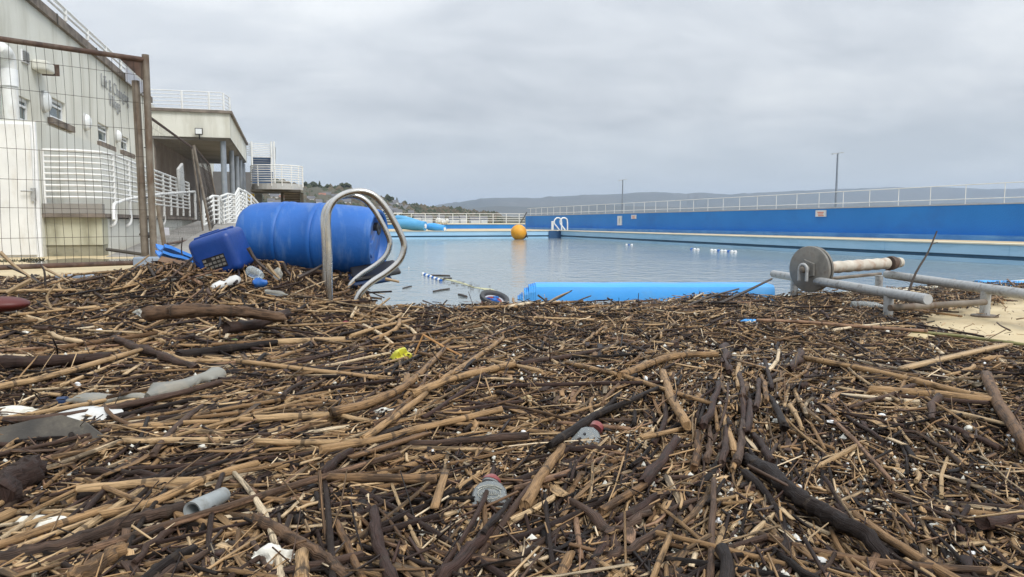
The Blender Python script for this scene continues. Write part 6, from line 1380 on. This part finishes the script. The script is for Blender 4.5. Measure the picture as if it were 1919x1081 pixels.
lump(17, 581, 24, 10, 'whitepl', 'white_tub', 'tub', 'small white tub beside the dark red plastic', seed=49, rough=.3, flat=.8)
lump(176, 582, 42, 11, 'cloth', 'white_bag', 'plastic bag', 'small white bag before the grey blue board', seed=50, rough=.5)
lump(270, 585, 30, 15, 'cloudy', 'white_cup', 'cup', 'pale cup at the end of the mossy grey log', seed=51, rough=.4, flat=.8)
lump(155, 620, 28, 7, 'foam', 'foam_slab', 'foam piece', 'small white foam piece above the grey knobbly branch', 'white foam pieces', seed=52, rough=.4)
lump(47, 625, 20, 8, 'foam', 'foam_slab', 'foam piece', 'white foam piece near the left edge above the dark level log', 'white foam pieces', seed=53, rough=.4)
lump(725, 774, 44, 17, 'foam', 'foam_slab', 'foam piece', 'white foam piece under the curved tan cane', 'white foam pieces', seed=54, rough=.5, sub=3)
lump(943, 772, 20, 20, 'foam', 'foam_slab', 'foam piece', 'white foam piece at the end of the very long tan cane', 'white foam pieces', seed=55, rough=.6)
lump(1118, 688, 22, 7, 'whitepl', 'foam_slab', 'foam piece', 'white foam piece under the long falling tan stick', 'white foam pieces', seed=56, rough=.3)
lump(1270, 710, 18, 8, 'foam', 'foam_slab', 'foam piece', 'white foam piece right of the falling tan stick middle', 'white foam pieces', seed=57, rough=.3)
for i, (px, py, lab) in enumerate([(1205, 826, 'yellowish foam nugget right of the small clear bottle'), (1270, 955, 'yellowish nut shell below the grey tan cane'), (985, 745, 'dull nugget left of the black branch')]):
    lump(px, py, 26, 11, material('nugget', (.42, .33, .17), (.52, .42, .24), 40, .7), 'nugget', 'nugget', lab, seed=60+i)
# many small foam pieces, each its own
rg = random.Random(77); k = 0
while k < 140:
    px = rg.uniform(20, 1900); py = rg.uniform(600, 1075)
    if in_poly(px, py, SAND): continue
    w_ = rg.uniform(7, 17)*(1 if py > 700 else .75); p_ = [q for q in LM]; near = sorted(LM, key=lambda q: (q[1]-px)**2+(1.6*(q[2]-py))**2)
    tint = rg.choice(['foam', 'foam', 'whitepl']); sh = 'tiny' if w_ < 9 else 'small' if w_ < 13 else 'chunky'; nm = 'knobbly' if rg.random() < .5 else 'smooth'
    lab = None
    for q in near[:6]:
        dx, dy = px-q[1], py-q[2]; rel = ('in front of' if dy > 0 else 'beyond') if abs(dy)*1.3 > abs(dx) else ('to the right of' if dx > 0 else 'to the left of')
        for far in ((['just '] if math.hypot(dx, dy) < 70 else ['']) if True else []):
            t_ = f'{sh} {nm} foam crumb {far}{rel} {q[0]}'
            if t_ not in used and len(t_.split()) <= 16: lab = t_; break
        if lab: break
    if not lab: continue
    used.add(lab)
    lump(px, py, w_, w_*rg.uniform(.45, .8), tint, 'foam_crumb', 'foam piece', lab, 'white foam crumbs', seed=100+k, rough=.55 if nm == 'knobbly' else .15, sub=2 if w_ > 11 else 1, dz=.010, yaw=rg.random()*3); k += 1
# wood chips lying flat
for i, (a, b, r_, rn, lab) in enumerate([((985, 1060), (1030, 1042), 7, .88, 'pale rectangular wood chip at the bottom, right of centre'), ((1296, 1060), (1304, 1036), 7, .9, 'pale upright wood chip left of the long straight brown stick'), ((1668, 822), (1692, 832), 6, .88, 'pale wood chip in the right middle ground'), ((1464, 953), (1484, 972), 6, .85, 'pale wood chip beside the thick dark log'), ((565, 868), (598, 858), 6, .8, 'straw split chip left of the bent purplish branch'), ((235, 700), (262, 683), 5, .85, 'pale chip above the crushed clear bottle')]):
    used.add(lab); stick([a, b], r_, rn, 'wood_chip', 'wood chip', lab, 'pale wood chips', K=4, aspect=.25, wig=0, node=.02, taper=.9, rn2=.0, zoff=.008)
# things between fence and drum
def curve_strip(pts, D, wd, th, mat, name, cat, label):
    Pp = [Yp(a, b, D+i*.03) for i, (a, b) in enumerate(pts)]; mb = MB(); sec = [(-wd, 0), (-wd*.9, th), (-wd*.5, -th*.3), (0, -th*.8), (wd*.5, -th*.3), (wd*.9, th), (wd, 0), (0, -th*1.6)]
    path = smooth_path(Pp, 4); n = len(sec); vs = []
    for i, p in enumerate(path):
        t_ = (path[min(i+1, len(path)-1)]-path[max(i-1, 0)]).normalized(); a = Vector((-t_.y, t_.x, 0)).normalized()
        for u, v in sec: vs.append(p+a*u+Vector((0, 0, v)))
    fs = [(i*n+j, i*n+(j+1) % n, (i+1)*n+(j+1) % n, (i+1)*n+j) for i in range(len(path)-1) for j in range(n)]+[tuple(range(n)), tuple((len(path)-1)*n+j for j in range(n))[::-1]]
    mb.add(vs, fs); o = mb.build(name, M[mat] if isinstance(mat, str) else mat, origin=tuple(Pp[0]), smooth=True); tag(o, label, cat); return o
M['skyplastic'] = material('light_blue_plastic', (.04, .20, .62), (.06, .25, .70), 4, .4)
curve_strip([(300, 463), (318, 468), (340, 477), (362, 486)], 4.3, .05, .018, 'skyplastic', 'blue_trough', 'plastic trough', 'upper light blue plastic trough left of the canister')
curve_strip([(298, 474), (316, 480), (336, 484), (356, 492)], 4.15, .04, .015, 'skyplastic', 'blue_trough', 'plastic trough', 'lower light blue plastic trough left of the canister')
lump(352, 487, 42, 18, 'cloth', 'white_bag', 'plastic bag', 'crumpled white bag behind the brown board', seed=71, rough=.6, sub=3, D=4.5)
lump(318, 508, 44, 22, 'cloth', 'white_bag', 'plastic bag', 'crumpled white bag at the foot of the fence posts', seed=72, rough=.6, sub=3, D=4.4)
M['brownboard'] = material('brown_board', (.12, .065, .035), (.20, .12, .07), 12, .6, bump=.001, bscale=50)
bb0, bb1 = Yp(302, 488, 3.9), Yp(376, 506, 3.75); o = part('brown_board', M['brownboard'], None, lambda m: m.tube([bb0, bb1], .022, 4), origin=tuple(bb0)); o.name = 'timber_board'; tag(o, 'brown squared timber between fence post and canister', 'timber')
bb0, bb1 = Yp(296, 516, 3.75), Yp(385, 506, 3.7); o = part('hose_piece', M['black'], None, lambda m: m.tube(smooth_path([bb0, Yp(312, 511, 3.8), Yp(345, 508, 3.85), bb1], 5), .016, 12), origin=tuple(bb0), smooth=True); o.name = 'black_hose'; tag(o, 'thick black hose piece under the brown timber', 'hose')
M['greyblue'] = material('grey_blue_panel', (.20, .25, .32), (.26, .31, .38), 5, .4)
o = part('x', M['greyblue'], None, lambda m: m.obox(Yp(215, 521, 4.5), (.30, .05, .018), Matrix.Rotation(-YAW, 3, 'Z')), origin=tuple(Yp(215, 521, 4.5)), bevel=.006); o.name = 'grey_board'; tag(o, 'smooth grey blue board lying below the mesh fence', 'board')
o = part('x', M['greyblue'], None, lambda m: m.obox(Yp(280, 491, 6.2), (.10, .06, .04), Matrix.Rotation(-.2, 3, 'Z')), origin=tuple(Yp(280, 491, 6.2)), bevel=.01); o.name = 'concrete_foot'; tag(o, 'grey block holding the fence post foot', 'block')
# dark red curved plastic at the left
rc = Yp(2, 570, 2.75); rm_ = Matrix.Translation(rc) @ Matrix.Rotation(R(-12), 4, 'Z') @ Matrix.Diagonal((1, .9, .34, 1))
o = part('x', M['darkred'], None, lambda m: m.lathe([(.085*math.cos(t_), .075*math.sin(t_)) for t_ in [math.pi*(1-i/12) for i in range(13)]], rm_, 20, caps=False), origin=tuple(rc), smooth=True); o.name = 'red_shell'; tag(o, 'dark red plastic shell half buried at the left edge', 'plastic shell')
# dark things behind the fence foot: weed tufts and sticks on the deck
for i, (px, py, wpx, lab) in enumerate([(226, 492, 36, 'dark weed tuft on the sandy deck behind the fence'), (25, 489, 50, 'dark weed strip under the store room door'), (62, 487, 30, 'low dark weed at the store room corner')]):
    p = Zp(px, py, .01); mb = MB(); r2 = random.Random(i); k_ = wpx/FPX*p.length/2
    for _ in range(60):
        a = r2.uniform(-k_, k_); b = r2.uniform(-.10, .10); c = (p.x+a, p.y+b, 0.0); t_ = r2.uniform(0, 6.3); h = r2.uniform(.012, .035)
        mb.tube([c, (c[0]+.03*math.cos(t_), c[1]+.03*math.sin(t_), h)], .0035, 3)
    o = mb.build('weed_tuft', material('dark_weed', (.015, .02, .01), (.03, .035, .018), 10, .7), origin=tuple(p)); tag(o, lab, 'weed'); o['kind'] = 'stuff'; del o['category']
ds0, ds1 = Zp(200, 467, .16), Zp(278, 478, .03); ds0 = Yp(200, 467, 8.5); ds1 = Yp(278, 478, 8.2); o = part('x', M['darkbeam'], None, lambda m: m.tube([ds0, ds1], .018, 6), origin=tuple(ds0)); o.name = 'dark_pole'; tag(o, 'dark pole lying on the deck beside the ramp platform', 'pole')
lump(274, 440, 24, 10, 'black', 'dark_bag', 'bag', 'small dark bag on the slope by the fence posts', seed=81, D=9.5)
bx_ = part('x', M['lilac'], None, lambda m: m.obox(Yp(310, 434, 9.2), (.04, .03, .045), Matrix.Rotation(.1, 3, 'Z')), origin=tuple(Yp(310, 434, 9.2)), bevel=.006); bx_.name = 'junction_box'; tag(bx_, 'small grey box clipped to the leaning galvanised post', 'box')
# scraps afloat
rg = random.Random(9); mb = MB()
for _ in range(90):
    t_ = rg.random(); px = 822+ (925-822)*t_+rg.gauss(0, 7); py = 522+(548-522)*t_+rg.gauss(0, 3.5); p = Zp(px, py, WZ+.004); a = rg.uniform(-.6, .6); L = rg.uniform(.01, .05)
    mb.tube([p, p+Vector((L*math.cos(a), L*math.sin(a), .004))], rg.uniform(.0012, .003), 4)
o = mb.build('floating_litter', M['twigdark']); o['kind'] = 'stuff'
for i, (a, b, r_, lab) in enumerate([((808, 516), (843, 517), 2.0, 'thin dark stick floating beyond the pale yellow strip'), ((812, 546), (842, 541), 1.7, 'dark stick floating left of the bucket'), ((860, 552), (874, 556), 2.6, 'forked dark stick floating just left of the bucket'), ((755, 540), (771, 536), 1.2, 'tiny twig floating right of the ladder bend'), ((830, 523), (846, 521), 1.4, 'short twig floating by the pale yellow strip')]):
    pa, pb = Zp(*a, WZ+.006), Zp(*b, WZ+.006); o = part('x', M['twigdark'], None, lambda m: m.tube([pa, pa.lerp(pb, .5)+Vector((0, .01, .002)), pb], r_/FPX*pa.length, 6), origin=tuple(pa)); o.name = 'floating_stick'; tag(o, lab, 'stick', 'sticks afloat in the pool')
